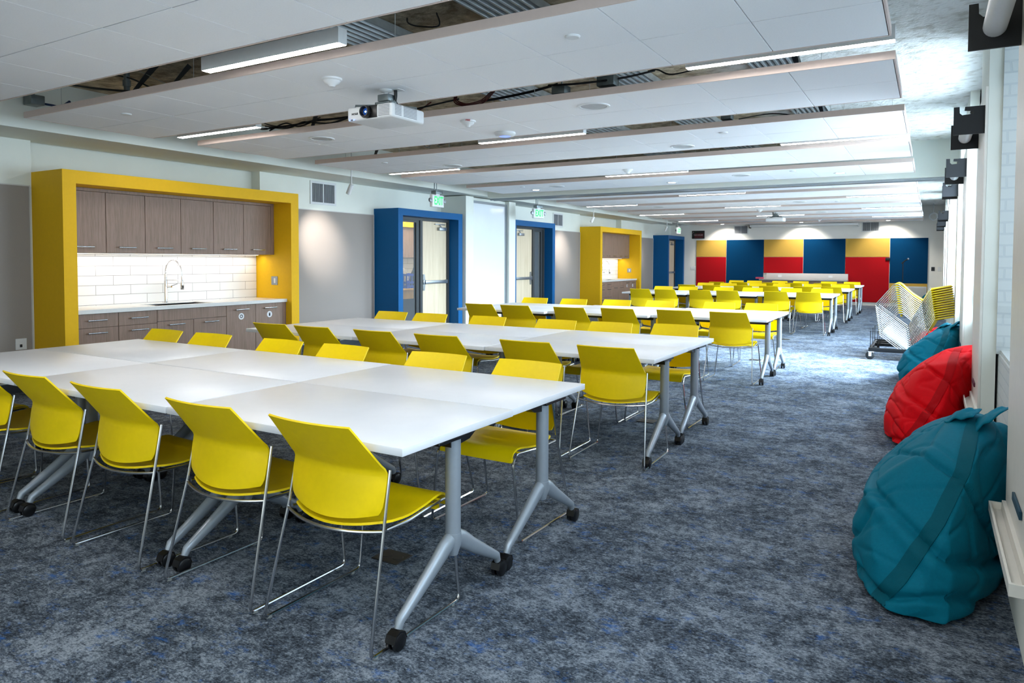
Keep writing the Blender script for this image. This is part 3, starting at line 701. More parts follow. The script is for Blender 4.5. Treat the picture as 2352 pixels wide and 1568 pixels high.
kitchenette(0, 'near'); kitchenette(K2, 'far')

# ------------------------------------------------------------------ blue doorways
def portal(y0, y1, which, top=2.25):
    t = thing('door_surround', 'deep blue box surround of the %s doorway' % which, 'door surround', (-7.85, (y0+y1)/2, 0), 0, 'blue door surrounds')
    mb = MB().box(XL, -7.6, y0, y0+.12, 0, top).box(XL, -7.6, y1-.13, y1, 0, top).box(XL, -7.6, y0+.12, y1-.13, 2.135, top)
    obj('blue_frame', mb, blue_paint, t, world=True)
portal(9.165, 11.03, 'first'); portal(12.93, 14.85, 'second'); portal(23.16, 24.97, 'third and farthest')
def doorset(n, side, leaf, post, which):
    # side=(y0,y1) glazed sidelight, leaf=(y0,y1) maple door ; post: outer frame range
    X = -7.86
    t = thing('door_%d' % n, 'maple door with steel panic bar in the %s doorway' % which, 'door', (X, (leaf[0]+leaf[1])/2, 0)); t['kind'] = 'structure'
    y0, y1 = min(side[0], leaf[0]), max(side[1], leaf[1])
    fr = MB().box(X-.07, X+.05, y0-.06, y0, 0, 2.135).box(X-.07, X+.05, y1, y1+.06, 0, 2.135).box(X-.07, X+.05, y0, y1, 2.09, 2.135)
    mid = side[1] if side[1] < leaf[1] else leaf[1]
    fr.box(X-.07, X+.05, mid, mid+.07, 0, 2.09)
    # storefront stile layers seen beside the leaf
    obj('door_frame', fr, frame_grey, t, world=True)
    lf = obj('door_leaf', MB().box(X-.02, X+.02, leaf[0], leaf[1], .01, 2.085), maple, t, world=True)
    c = (leaf[0]+leaf[1])/2; lr = leaf[1]-leaf[0]
    near_left = side[0] < leaf[0]
    ly = leaf[0]+.06 if near_left else leaf[1]-.06; fy = leaf[1]-.02 if near_left else leaf[0]+.02
    sub(lf, 'panic_bar', MB().bbox(X+.05, X+.075, min(ly, fy), max(ly, fy), .96, 1.02, .006).bbox(X+.02, X+.055, ly-.04, ly+.04, .95, 1.03, .006).bbox(X+.02, X+.055, fy-.03, fy+.03, .955, 1.025, .006), alu)
    sub(lf, 'latch_plate', MB().prism([(ly-.02, .84), (ly+.02, .84), (ly+.045, .99), (ly+.02, 1.13), (ly-.02, 1.13), (ly-.04, .99)], X+.02, X+.035, 'yz'), alu)
    cy = c+.12 if near_left else c-.15
    sub(lf, 'door_closer', MB().bbox(X+.02, X+.075, cy-.02, cy+.2, 1.93, 1.99, .006), alu)
    sub(lf, 'closer_arm', MB().bbox(X+.03, X+.05, cy-.12, cy+.18, 2.035, 2.05, .003).tube([(X+.045, cy+.08, 1.985), (X+.045, cy+.02, 2.04)], .008, 8), alu)
    # sidelight
    sy0, sy1 = side
    st = MB().box(X-.03, X+.03, sy0, sy0+.05, .0, 2.09).box(X-.03, X+.03, sy1-.09, sy1, .0, 2.09).box(X-.03, X+.03, sy0+.05, sy1-.09, 0, .12).box(X-.03, X+.03, sy0+.05, sy1-.09, 2.05, 2.09)
    obj('sidelight_frame', st, frame_grey, t, world=True)
    obj('sidelight_glass', MB().box(X-.004, X+.004, sy0+.05, sy1-.09, .12, 2.05), glass, t, world=True)
doorset(1, (9.35, 10.02), (10.09, 10.84), None, 'first')
doorset(2, (14.22, 14.66), (13.2, 14.15), None, 'second')
doorset(3, (23.33, 23.36), (23.5, 24.55), None, 'third and farthest')

# whiteboard on the partition closet
t = thing('whiteboard', 'tall white marker board in a grey frame between the first two blue doorways', 'whiteboard', (-7.6, 11.99, 0))
obj('board', MB().box(-7.65, -7.62, 11.38, 12.6, .1, 2.49), board_white, t, world=True)
obj('board_frame', MB().box(-7.65, -7.60, 11.33, 11.38, .05, 2.54).box(-7.65, -7.6, 12.6, 12.655, .05, 2.54).box(-7.65, -7.6, 11.38, 12.6, 2.49, 2.54).box(-7.65, -7.6, 11.38, 12.6, .05, .1), alu, t, world=True)

# things in the room behind the first doorway
t = thing('hall_cabinet', 'taupe wall cabinet seen through the first doorway glass', 'cabinet', (-10.0, 12.3, 0))
obj('cabinet_body', MB().box(-10.19, -9.86, 11.0, 13.1, 1.44, 2.09), taupe_wood, t, world=True)
obj('yellow_bulkhead', MB().box(-10.19, -9.80, 10.6, 13.1, 2.10, 2.27), yellow_paint, t, world=True)
o = obj('hall_backsplash', MB().box(-10.19, -10.18, 11.0, 13.1, .9, 1.435), tile_m); tag(o, 'white tiled wall seen through the first doorway glass', 'backsplash')
t = thing('wooden_table', 'honey wood table carrying a blue crate behind the first doorway glass', 'table', (-9.7, 12.0, 0))
obj('tabletop', MB().bbox(-10.17, -9.3, 11.1, 13.0, .755, .79, .005), honey_wood, t, world=True)
obj('apron', MB().box(-10.15, -9.35, 11.2, 12.9, .58, .755), honey_wood, t, world=True)
for x in (-10.12, -9.4):
    for y in (11.2, 12.85): obj('leg', MB().box(x, x+.05, y, y+.05, .004, .58), honey_wood, t, world=True)
cr = MB(); cx0, cx1, cy0, cy1, cz0, cz1 = -9.85, -9.4, 11.6, 12.5, .792, 1.10
for s_ in range(11):
    y = cy0+(cy1-cy0)*s_/10; cr.box(cx0, cx0+.01, y-.012, y+.012, cz0, cz1).box(cx1-.01, cx1, y-.012, y+.012, cz0, cz1)
for s_ in range(6):
    x = cx0+(cx1-cx0)*s_/5; cr.box(x-.012, x+.012, cy0, cy0+.01, cz0, cz1).box(x-.012, x+.012, cy1-.01, cy1, cz0, cz1)
cr.box(cx0, cx1, cy0, cy1, cz0, cz0+.01)
for z in (cz0+.02, cz0+.1, cz1-.05): cr.box(cx0-.002, cx0+.012, cy0, cy1, z, z+.045).box(cx1-.012, cx1+.002, cy0, cy1, z, z+.045).box(cx0, cx1, cy0-.002, cy0+.012, z, z+.045).box(cx0, cx1, cy1-.012, cy1+.002, z, z+.045)
o = obj('blue_crate', cr, crate_blue); tag(o, 'blue lattice crate on the table behind the first doorway glass', 'crate')
o = obj('bundled_cloth', MB().lathe([(.001, .42), (.05, .40), (.1, .30), (.11, .12), (.09, 0), (.001, 0)], 16, (-9.7, 11.82, .804)), tan_cloth); tag(o, 'tan bundle sticking out of the blue crate', 'bundle')
o = obj('dark_bag', MB().tube([(-9.6, 12.0, .82), (-9.6, 12.06, 1.05), (-9.58, 12.14, 1.26)], [.05, .06, .04], 10), mug_dark); tag(o, 'dark bag standing in the blue crate', 'bag')
o = obj('poster_reflection', MB().box(-10.199, -10.18, 18.3, 18.8, 1.55, 2.0), poster_red); tag(o, 'red panel added as a poster reflection in the second doorway glass', 'poster')  # flat red box standing in for a poster mirrored in the glass

# vents
def vent_x(x, y0, y1, z0, z1, label):     # on the left wall
    t = thing('air_vent', label, 'vent', (x, (y0+y1)/2, (z0+z1)/2), 0, 'square wall vents')
    obj('vent_frame', MB().box(x, x+.014, y0, y0+.035, z0, z1).box(x, x+.014, y1-.035, y1, z0, z1).box(x, x+.014, y0+.0352, y1-.0352, z0, z0+.035).box(x, x+.014, y0+.0352, y1-.0352, z1-.035, z1).box(x, x+.012, (y0+y1)/2-.008, (y0+y1)/2+.008, z0+.0352, z1-.0352), white_metal, t, world=True)
    obj('vent_backing', MB().box(x, x+.002, y0+.03, y1-.03, z0+.03, z1-.03), mat('vent_dark', '#4a4d52', .8, namt=.05, nscale=9), t, world=True)
    l = MB(); n = 22
    for i in range(n):
        y = y0+.04+(y1-y0-.08)*(i+.5)/n; l.box(x+.002, x+.01, y-.0028, y+.0028, z0+.035, z1-.035)
    obj('vent_louvres', l, mat('vent_grey', '#9fa3a8', .5, namt=.05, nscale=9), t, world=True)
vent_x(XL, 7.73, 8.27, 2.235, 2.59, 'square white air vent high on the left wall beside the near kitchenette')
vent_x(XL, 15.75, 16.3, 2.235, 2.575, 'white air vent high on the left wall past the second doorway')
def vent_y(x0, x1, z0, z1, label, horiz=False):
    y = YF; t = thing('air_vent', label, 'vent', ((x0+x1)/2, y, (z0+z1)/2), 0, 'square wall vents' if not horiz else None)
    obj('vent_frame', MB().box(x0, x0+.035, y-.014, y, z0, z1).box(x1-.035, x1, y-.014, y, z0, z1).box(x0+.0352, x1-.0352, y-.014, y, z0, z0+.035).box(x0+.0352, x1-.0352, y-.014, y, z1-.035, z1), white_metal, t, world=True)
    l = MB(); n = 20
    if not horiz:
        obj('vent_backing', MB().box(x0+.02, x1-.02, y-.002, y, z0+.02, z1-.02), MATS['vent_dark'], t, world=True)
        for i in range(n):
            x = x0+.035+(x1-x0-.07)*(i+.5)/n; l.box(x-.004, x+.004, y-.01, y-.002, z0+.03, z1-.03)
        l.box((x0+x1)/2-.012, (x0+x1)/2+.012, y-.012, y, z0+.03, z1-.03)
        obj('vent_louvres', l, MATS['vent_grey'], t, world=True)
    else:
        for i in range(n):
            z = z0+.035+(z1-z0-.07)*(i+.5)/n; l.box(x0+.02, x1-.02, y-.014, y-.004, z-.006, z+.006)
        obj('vent_louvres', l, white_metal, t, world=True)
vent_y(-5.89, -5.39, 2.30, 2.62, 'white air vent high on the far wall, left one'); vent_y(-1.92, -1.40, 2.32, 2.655, 'white air vent high on the far wall, right one')

# ------------------------------------------------------------------ far wall
PX = [-7.17, -6.12, -4.874, -3.623, -2.367, -1.11, -.078]
def felt(x0, x1, z0, z1, m, lb, nm='acoustic_panel'):
    o = obj(nm, MB().bbox(x0+.006, x1-.006, YF-.03, YF-.002, z0+.004, z1-.004, .004, 1), m); tag(o, lb, 'acoustic panel', 'felt panels on the far wall'); return o
for k, w in ((0, 'left'), (2, 'middle'), (4, 'right')):
    felt(PX[k], PX[k+1], 1.53, 2.12, yellow_felt, 'mustard yellow felt panel on the far wall, %s one of the upper three' % w)
    felt(PX[k], PX[k+1], .1 if k != 2 else .99, 1.53, red_felt, 'red felt panel on the far wall, %s of the three reds' % w)
felt(PX[1], PX[2], .1, 2.12, blue_felt, 'dark blue felt panel on the far wall, left of the three blues')
felt(PX[3], PX[4], .99, 2.12, blue_felt, 'dark blue felt panel on the far wall, middle of the three blues')
felt(PX[5], PX[6], .72, 2.12, blue_felt, 'dark blue felt panel on the far wall behind the microphone stand')
felt(PX[5], PX[6], .1, .72, yellow_felt, 'low yellow felt panel under the right blue one on the far wall')
vent_y(-1.04, -.1, .2, .63, 'low white louvred grille on the far wall under the blue panel', True)
for v in [o for o in bpy.data.objects if o.name.startswith('air_vent') and o.get('label', '').startswith('low white')]: v.location.y -= .03
t = thing('media_cabinet', 'long low cabinet with a pale top and raised back against the far wall', 'cabinet', (-3.53, 24.7, 0))
obj('cabinet_body', MB().box(-4.82, -2.28, 24.42, 24.965, .02, .76), taupe_wood, t, world=True)
obj('countertop', MB().bbox(-4.9, -2.26, 24.38, 24.965, .76, .80, .004), mat('grey_stone', '#a9a6a3', .4, namt=.04, nscale=60), t, world=True)
obj('backsplash', MB().bbox(-4.76, -2.27, 24.9, 24.965, .80, .99, .004), mat('pale_stone', '#c9c5c2', .5, namt=.04, nscale=60), t, world=True)
for x in (-4.33, -2.78):
    t2 = obj('outlet', MB().bbox(x-.06, x+.06, 24.892, 24.9, .86, .935, .002, 1), white_plastic, t, world=True)
o = obj('carton', MB().bbox(-5.3+.28, -4.78, 24.45, 24.6, .801, .86, .003), pink_box)
tag(o, 'small pink and red carton on the left end of the far cabinet', 'box')
t = thing('wall_poster', 'small black poster with pale lettering on a red ground high on the far wall', 'poster', (-7.11, YF, 2.31))
obj('poster_sheet', MB().box(-7.33, -6.89, YF-.02, YF, 2.175, 2.455), poster_m, t, world=True)
obj('red_field', MB().box(-7.24, -6.93, YF-.0215, YF-.02, 2.2, 2.36), poster_red, t, world=True)
tx = text_mb('THE HOUSE', .062, .0005, .001); tx.xf(Matrix.Translation((-7.11, YF-.023, 2.30)) @ Matrix.Rotation(PI/2, 4, 'X')); obj('lettering', tx, poster_txt, t, world=True)
obj('green_ribbon', MB().box(-7.215, -7.195, YF-.0225, YF-.0215, 2.34, 2.45), poster_green, t, world=True)
obj('emblem', MB().tube([(-7.31, YF-.023, 2.36), (-7.285, YF-.023, 2.42), (-7.255, YF-.023, 2.38)], .005, 6), poster_txt, t, world=True)
def plate(x, z, w, h, label, m=white_plastic, n=1):
    t = thing('switch_plate', label, 'switch', (x, YF, z))
    obj('plate', MB().bbox(x-w/2, x+w/2, YF-.01, YF, z-h/2, z+h/2, .003, 1), m, t, world=True)
    for i in range(n):
        xx = x-w/2+w*(i+.5)/n; obj('rocker', MB().bbox(xx-.015, xx+.015, YF-.015, YF-.01, z-.035, z+.035, .002, 1), white_plastic if m is white_plastic else black_plastic, t, world=True)
plate(-7.29, 1.135, .17, .13, 'triple white switch plate left of the red felt panel on the far wall', n=3)
plate(.056, 1.17, .09, .12, 'black control plate on the far wall near the window corner', black_plastic)
plate(.226, 1.17, .09, .13, 'white switch plate on the far wall in the window corner')
o = obj('wall_sensor', MB().bbox(-1.225, -1.105, YF-.06, YF-.03, 1.425, 1.513, .004), black_plastic); tag(o, 'small black wall sensor between the right red and blue felt panels', 'sensor')
t = thing('projection_screen', 'white roll-up screen case mounted high across the far wall', 'projection screen', (-3.66, 24.85, 2.58))
obj('screen_case', MB().bbox(-5.31, -2.01, 24.78, 24.9, 2.53, 2.615, .012), white_metal, t, world=True)
obj('bracket', MB().box(-5.33, -5.3, 24.8, 25.0, 2.5, 2.6), black_metal, t, world=True); obj('bracket', MB().box(-2.02, -1.99, 24.8, 25.0, 2.5, 2.6), white_metal, t, world=True)
t = thing('ceiling_duct', 'round white pipe stub hanging under the ceiling in the far window corner', 'pipe', (.03, 24.3, 2.75))
ring = [(.03+.10*math.cos(a*PI/12), 24.3, 2.72+.10*math.sin(a*PI/12)) for a in range(24)]
obj('ring', MB().tube(ring, .02, 8, closed=True), white_metal, t, world=True)
obj('hanger', MB().cyl((.03, 24.3, 2.83), (.03, 24.3, ZC), .012, 8), white_metal, t, world=True)

# microphone stand
t = thing('microphone_stand', 'black microphone stand in front of the right blue felt panel', 'microphone stand', (-.70, 23.5, 0))
obj('base', MB().lathe([(.001, .02), (.12, .015), (.14, 0), (.001, 0)], 24), black_metal, t)
obj('pole', MB().cyl((0, 0, .02), (0, 0, 1.36), .011, 10), black_metal, t)
obj('clip', MB().cyl((-.03, 0, 1.33), (.03, 0, 1.385), .017, 10), black_plastic, t)
m_ = thing('microphone', 'silver headed black microphone clipped on the stand at the far end', 'microphone', (-.70, 23.5, 1.36))
obj('handle', MB().tube([(-.03, 0, -.01), (.04, 0, .045), (.11, 0, .095)], [.012, .014, .019], 10), black_plastic, m_)
obj('mesh_head', MB().lathe([(.001, -.028), (.02, -.022), (.028, 0), (.02, .022), (.001, .028)], 16, (.13, 0, .11)), chrome_ball, m_)

# outlet on the left grey panel
t = thing('wall_outlet', 'white data outlet low on the grey panel at the left picture edge', 'outlet', (XL+.014, 3.72, .50))
obj('plate', MB().bbox(0, .008, -.05, .055, -.055, .06, .002, 1), white_plastic, t); obj('port', MB().box(.006, .0095, -.012, .012, -.03, .0), ink, t)

# ------------------------------------------------------------------ boards, trays and rollers on the window piers
def pier_board(y0, y1, which, teal=True, roller=True):
    x = XR
    t = thing('marker_board', 'tall narrow white board on the %s' % which, 'whiteboard', (x, (y0+y1)/2, .38), 0, 'boards on the window piers')
    obj('board', MB().box(x-.016, x-.001, y0, y1, .40, 2.555), cream_trim, t, world=True)
    tr = obj('marker_tray', MB().prism([(x-.075, .345), (x-.001, .345), (x-.001, .398), (x-.03, .398), (x-.032, .358), (x-.067, .356), (x-.067, .385), (x-.075, .385)], y0+.012, y1-.012, 'xz').box(x-.0752, x-.0165, y0, y0+.0119, .345, .385).box(x-.0752, x-.0165, y1-.0119, y1, .345, .385), cream_trim, t, world=True)
    er = obj('oblong', MB().bbox(x-.026, x-.0165, y0+.30, y0+.55, .50, .53, .002), mat('teal_oblong', '#0c3a4d', .8, namt=.1, nscale=60) if teal else mat('plum_oblong', '#56122c', .8, namt=.1, nscale=60))  # thin dark box low on the board
    tag(er, 'dark coloured eraser on the %s board' % which, 'oblong', 'board oblongs')
    if not roller: return
    r = thing('roller_screen', 'white rolled screen on black hook brackets above the %s' % which, 'roller screen', (x-.1, (y0+y1)/2, 2.34), 0, 'roller screens on the window piers')
    for yy in (y0+.02, y1-.1):
        xo = x-.195
        # plate with an L shaped hook slot at the top
        poly = [(x-.001, 2.25), (x-.001, 2.435), (xo+.065, 2.435), (xo+.062, 2.41), (xo+.105, 2.405), (xo+.105, 2.385), (xo+.05, 2.38), (xo+.035, 2.395), (xo+.033, 2.437), (xo, 2.437), (xo, 2.25)]
        bk = obj('bracket', MB().prism(poly, yy, yy+.012, 'xz'), black_metal, r, world=True)
        sub(bk, 'hook_pin', MB().cyl((x-.09, yy-.008, 2.395), (x-.09, yy+.02, 2.395), .012, 12), black_plastic)
    obj('roller_tube', MB().cyl((x-.105, y0+.035, 2.335), (x-.105, y1-.102, 2.335), .042, 24), white_plastic, r, world=True)
pier_board(2.67, 3.57, 'nearest window pier')
pier_board(5.69, 6.55, 'second window pier', False)
pier_board(8.5, 9.4, 'third window pier')
pier_board(11.0, 11.6, 'fourth window pier', False)
pier_board(17.0, 17.9, 'fifth window pier'); pier_board(19.9, 20.8, 'sixth window pier', False); pier_board(22.4, 23.3, 'seventh, farthest window pier')

# ------------------------------------------------------------------ things above the clouds
for k, (x0, x1) in enumerate(((-3.86, -3.38), (-2.64, -2.22), (-1.35, -1.0))):
    mb = MB(); n = 7; w = (x1-x0)/n; poly = []
    for i in range(n): poly += [(x0+i*w, 3.03), (x0+i*w+w*.3, 3.03), (x0+i*w+w*.5, 3.075), (x0+i*w+w*.8, 3.075)]
    poly += [(x1, 3.03), (x1, 3.09), (x0, 3.09)]
    mb.prism(poly, YN, 11.6, 'xz')
    o = obj('corrugated_deck', mb, mat('deck_steel', '#b9bfc0', .38, .6, namt=.15, nscale=10)); tag(o, 'corrugated steel deck strip under the slab, %s of three from the left' % ('first', 'second', 'third')[k], 'steel deck', 'corrugated deck strips')
def brace(a, b_, w, lb):
    o = obj('strut_brace', MB().tube([a, b_], (w, w*.5), 4), dark_rail); tag(o, lb, 'brace', 'steel braces above the clouds')
brace((-5.803, 3.759, 3.06), (-5.454, 3.339, 2.70), .035, 'dark diagonal steel brace above the first gap, left one')
brace((-5.40, 3.791, 3.0), (-5.118, 3.432, 2.71), .028, 'short dark steel brace above the first gap, right one')
brace((-6.003, 5.823, 3.05), (-5.444, 5.202, 2.70), .028, 'dark steel brace above the left end of the second gap')
brace((-.95, 5.6, 3.05), (-.80, 5.25, 2.70), .04, 'grey steel brace above the second gap near the window end')
brace((-6.46, 7.403, 2.98), (-6.157, 6.955, 2.70), .03, 'dark steel brace above the third gap, left part')
brace((-.95, 7.2, 2.98), (-.86, 6.95, 2.70), .04, 'grey steel brace above the third gap, window end')
o = obj('conduit_pipe', MB().cyl((-5.90, 3.56, 2.70), (-5.90, 3.56, 3.1), .024, 12).cyl((-5.90, 3.56, 2.85), (-5.90, 3.56, 2.90), .032, 12), galv); tag(o, 'vertical grey conduit above the first gap', 'pipe')
def cable(pts, r, m, lb):
    P = [Vector(p) for p in pts]; out = []
    for i in range(len(P)-1):
        p0 = P[max(i-1, 0)]; p1 = P[i]; p2 = P[i+1]; p3 = P[min(i+2, len(P)-1)]
        for k in range(6):
            s_ = k/6; out.append(.5*((2*p1)+(-p0+p2)*s_+(2*p0-5*p1+4*p2-p3)*s_*s_+(-p0+3*p1-3*p2+p3)*s_**3))
    out.append(P[-1]); o = obj('cable', MB().tube(out, r, 6), m); tag(o, lb, 'cable', 'cables above the clouds'); return o
cable([(-7.0, 3.56, 3.02), (-6.685, 3.526, 2.95), (-6.246, 3.493, 2.86), (-5.792, 3.471, 2.78), (-5.53, 3.477, 2.74)], .010, cable_black, 'thick black cable sagging above the first gap')
cable([(-6.6, 3.7, 3.06), (-6.224, 3.615, 3.0), (-5.806, 3.537, 2.9), (-5.37, 3.431, 2.75)], .007, cable_black, 'thin black cable crossing the brace above the first gap')
cable([(-6.0, 3.7, 3.05), (-5.81, 3.617, 2.98), (-5.158, 3.44, 2.75)], .003, rod_white, 'pale thin wire crossing above the first gap')
cable([(-2.95, 3.65, 2.95), (-2.906, 3.608, 2.9), (-2.737, 3.491, 2.82), (-2.55, 3.45, 2.78), (-2.727, 3.668, 2.95)], .005, cable_black, 'looped black wire hanging above the first gap')
for k, q in enumerate(([(-6.719, 5.648, 2.9), (-5.95, 5.071, 2.74), (-6.16, 5.66, 2.9), (-5.304, 5.156, 2.78), (-5.627, 5.859, 2.95)], [(-6.761, 5.746, 2.95), (-5.684, 5.106, 2.73), (-5.763, 5.415, 2.85), (-5.109, 5.139, 2.73), (-5.166, 5.57, 2.9)],
                       [(-5.959, 5.12, 2.73), (-6.207, 5.546, 2.9), (-5.577, 5.181, 2.75), (-5.935, 5.802, 2.98)], [(-6.4, 5.4, 2.9), (-5.9, 5.2, 2.78), (-5.4, 5.25, 2.80), (-4.9, 5.4, 2.84), (-4.6, 5.4, 2.83)])):
    cable(q, .011-.0015*k, cable_black, 'tangled black cable above the left end of the second gap, strand %s' % ('one', 'two', 'three', 'four')[k])
for k in range(3):
    d = .012*k
    cable([(-3.80-.03*k, 5.5, 2.98), (-3.755-d, 5.349, 2.86-d), (-3.66, 5.294, 2.80-d), (-3.593+d, 5.321, 2.79-d), (-3.53+d, 5.431, 2.84-d), (-3.58+.02*k, 5.669, 2.97)], .006, cable_red, 'dark red cable loop above the second gap, %s strand' % ('upper', 'middle', 'lower')[k])
cable([(-4.2, 5.25, 2.73), (-4.314, 5.535, 2.85), (-4.384, 5.801, 2.98)], .007, cable_red, 'red cable rising behind the near projector')
cable([(-4.5, 5.2, 2.74), (-4.1, 5.4, 2.84), (-3.9, 5.6, 2.92)], .008, cable_black, 'black cable behind the near projector')
cable([(-3.55, 5.45, 2.83), (-3.389, 5.6, 2.88), (-3.1, 5.6, 2.9), (-2.9, 5.7, 2.96)], .012, cable_black, 'black cable bundle leading to the steel deck above the second gap')
cable([(-2.782, 5.301, 2.85), (-2.449, 5.187, 2.80), (-2.2, 5.489, 2.88), (-2.0, 5.693, 2.96)], .009, cable_black, 'black cable beside the junction box above the second gap')
cable([(-1.95, 5.4, 2.88), (-1.834, 5.282, 2.85), (-1.68, 5.174, 2.77), (-1.5, 5.4, 2.86), (-1.3, 5.6, 2.96)], .006, cable_black, 'thin looped cable over the strip light, second gap')
cable([(-4.993, 6.75, 2.74), (-4.892, 6.987, 2.8), (-4.743, 7.232, 2.86), (-4.217, 6.9, 2.74)], .008, cable_black, 'thin cable above the third gap')
cable([(-5.5, 7.0, 2.9), (-5.245, 6.85, 2.74), (-5.4, 7.181, 2.84), (-5.087, 6.9, 2.74)], .006, rod_white, 'pale zigzag wire above the third gap')
cable([(-1.6, 6.95, 2.74), (-1.432, 7.351, 2.84), (-1.248, 7.23, 2.8), (-1.1, 7.1, 2.74)], .006, cable_black, 'black cable above the third gap near the window end')
cable([(-7.3, 3.60, 2.86), (-7.2, 3.62, 2.84), (-7.1, 3.64, 2.82), (-6.98, 3.66, 2.86)], .012, cable_blue, 'blue cable beside the grey box at the left wall')
for x, y, z, s_, lb in ((-2.30, 5.42, 2.85, .075, 'galvanised junction box above the second gap beside the deck'), (-2.68, 5.33, 2.80, .06, 'small galvanised box above the second gap'), (-7.33, 3.52, 2.88, .075, 'grey junction box beside the soffit at the upper left'), (-1.75, 7.1, 2.80, .05, 'small dark box above the third gap')):
    o = obj('junction_box', MB().bbox(x-s_, x+s_, y-.06, y+.06, z-s_*.6, z+s_*.6, .006), galv); tag(o, lb, 'junction box')
    cable([(x, y, z+s_*.6), (x+.02, y, z+.15), (x, y, 3.09)], .006, galv, 'flexible conduit rising from the '+lb)

# ------------------------------------------------------------------ flip-top tables
TL, TD, TZ = 1.332, .758, .737
def make_table():
    t = thing('flip_top_table', '', 'table')
    h = TL/2; d = TD/2
    obj('tabletop', MB().bbox(-h+.001, h-.001, -d+.001, d-.001, TZ-.03, TZ, .0025, 2), laminate, t)
    for sx in (-1, 1):
        x = sx*(h-.055)
        lg = MB(); lg.tube([(x, 0, TZ-.05), (x, 0, .30)], (.031, .031), 20)
        lg.tube([(x, 0, .31), (x, 0, .27), (x, 0, .22)], [(.033, .033), (.036, .036), (.02, .02)], 20)
        for sy in (-1, 1):
            P = [(x, 0, .288), (x, sy*.03, .280), (x, sy*.06, .262), (x, sy*.13, .215), (x, sy*.22, .160), (x, sy*.30, .112), (x, sy*.326, .097), (x, sy*.338, .07)]
            R = [(.026, .026), (.026, .034), (.025, .036), (.023, .031), (.021, .026), (.019, .021), (.018, .019), (.014, .016)]
            lg.tube(P, R, 14)
        obj('leg', lg, tube_silver, t, sharp=60)
        obj('hinge_bracket', MB().prism([(-.035, TZ-.031), (.15, TZ-.031), (.15, TZ-.045), (.10, TZ-.072), (-.02, TZ-.085), (-.035, TZ-.08)], x-.012-.02*(sx > 0), x+.012+.02*(sx < 0), 'yz').bbox(x-.05, x+.05, -.16, .05, TZ-.045, TZ-.031, .003, 1), black_plastic, t)
        for sy in (-1, 1):
            c = MB(); cx, cy = x, sy*.338
            for s2 in (-1, 1):
                c.lathe([(.001, s2*.006), (.031, s2*.006), (.033, s2*.010), (.033, s2*.020), (.028, s2*.024), (.001, s2*.024)], 20, (cx, cy+.012*sy, .033), 'x')
            c.tube([(cx, cy, .075), (cx, cy, .05), (cx, cy+.012*sy, .034)], [.012, .014, .008], 10)
            c.prism([(cy+.012*sy-.036, .036), (cy+.012*sy-.026, .062), (cy+.012*sy, .072), (cy+.012*sy+.026, .062), (cy+.012*sy+.036, .036), (cy+.012*sy+.03, .036), (cy+.012*sy, .062), (cy+.012*sy-.03, .036)], cx-.022, cx+.022, 'yz')
            obj('caster', c, black_plastic, t)
    obj('stretcher_rail', MB().box(-h+.06, h-.06, -.02, .02, TZ-.085, TZ-.045), dark_rail, t)
    obj('wire_tray', MB().box(-h+.25, h-.25, .05, .3, TZ-.06, TZ-.05).box(-h+.25, h-.25, .05, .055, TZ-.06, TZ-.032), dark_rail, t)
    return t
ROWS = [(1.90, 0.0, 'nearest'), (4.50, .008, 'second'), (8.25, .092, 'third'), (14.35, .125, 'fourth'), (17.5, .125, 'fifth'), (20.35, .12, 'farthest')]
XC = -1.558
tp = make_table(); first = True
ordn = ['aisle end', 'middle', 'left wall end']
rnd = random.Random(3)
for yf, an, nm in ROWS:
    ca, sa = math.cos(an), math.sin(an)
    for r in range(2):
        for k in range(3):
            u = -(k+.5)*(TL+.003)-(.004 if (k == 1 and r == 0) else 0)+(-.006 if r == 1 and k != 2 else 0); v = TD/2+r*(TD+.004)+(.006 if (k == 1 and r == 1) else 0)
            x = XC+u; y = yf+u*math.tan(an)+v          # each table stands square, stepping back towards the left wall
            c = tp if first else copy_tree(tp); first = False
            c.location = (x, y, 0); c.rotation_euler = (0, 0, an*.2+(PI if r else 0))
            c['label'] = 'white flip-top table, %s line, %s, in the %s table cluster' % ('near' if r == 0 else 'far', ordn[k], nm)
            c['group'] = 'white flip-top tables'

# ------------------------------------------------------------------ chairs
def interp(tab, v):
    for i in range(len(tab)-1):
        if v <= tab[i+1][0] or i == len(tab)-2:
            s_ = (v-tab[i][0])/(tab[i+1][0]-tab[i][0]); s_ = max(0, min(1, s_))
            p0 = tab[max(i-1, 0)]; p1 = tab[i]; p2 = tab[i+1]; p3 = tab[min(i+2, len(tab)-1)]
            return [.5*((2*b_)+(-a+c)*s_+(2*a-5*b_+4*c-d)*s_**2+(-a+3*b_-3*c+d)*s_**3) for a, b_, c, d in zip(p0[1:], p1[1:], p2[1:], p3[1:])]
BACK = [(0, -.186, .474, .214), (.1, -.179, .500, .231), (.3, -.164, .572, .238), (.45, -.153, .624, .236), (.56, -.174, .655, .229), (.76, -.228, .726, .217), (1, -.296, .814, .204)]
SEAT = [(0, -.150, .432, .212), (.15, -.095, .424, .226), (.35, -.01, .421, .232), (.55, .09, .432, .230), (.72, .17, .446, .226), (.83, .215, .447, .224), (.92, .245, .430, .222), (1, .258, .392, .220)]
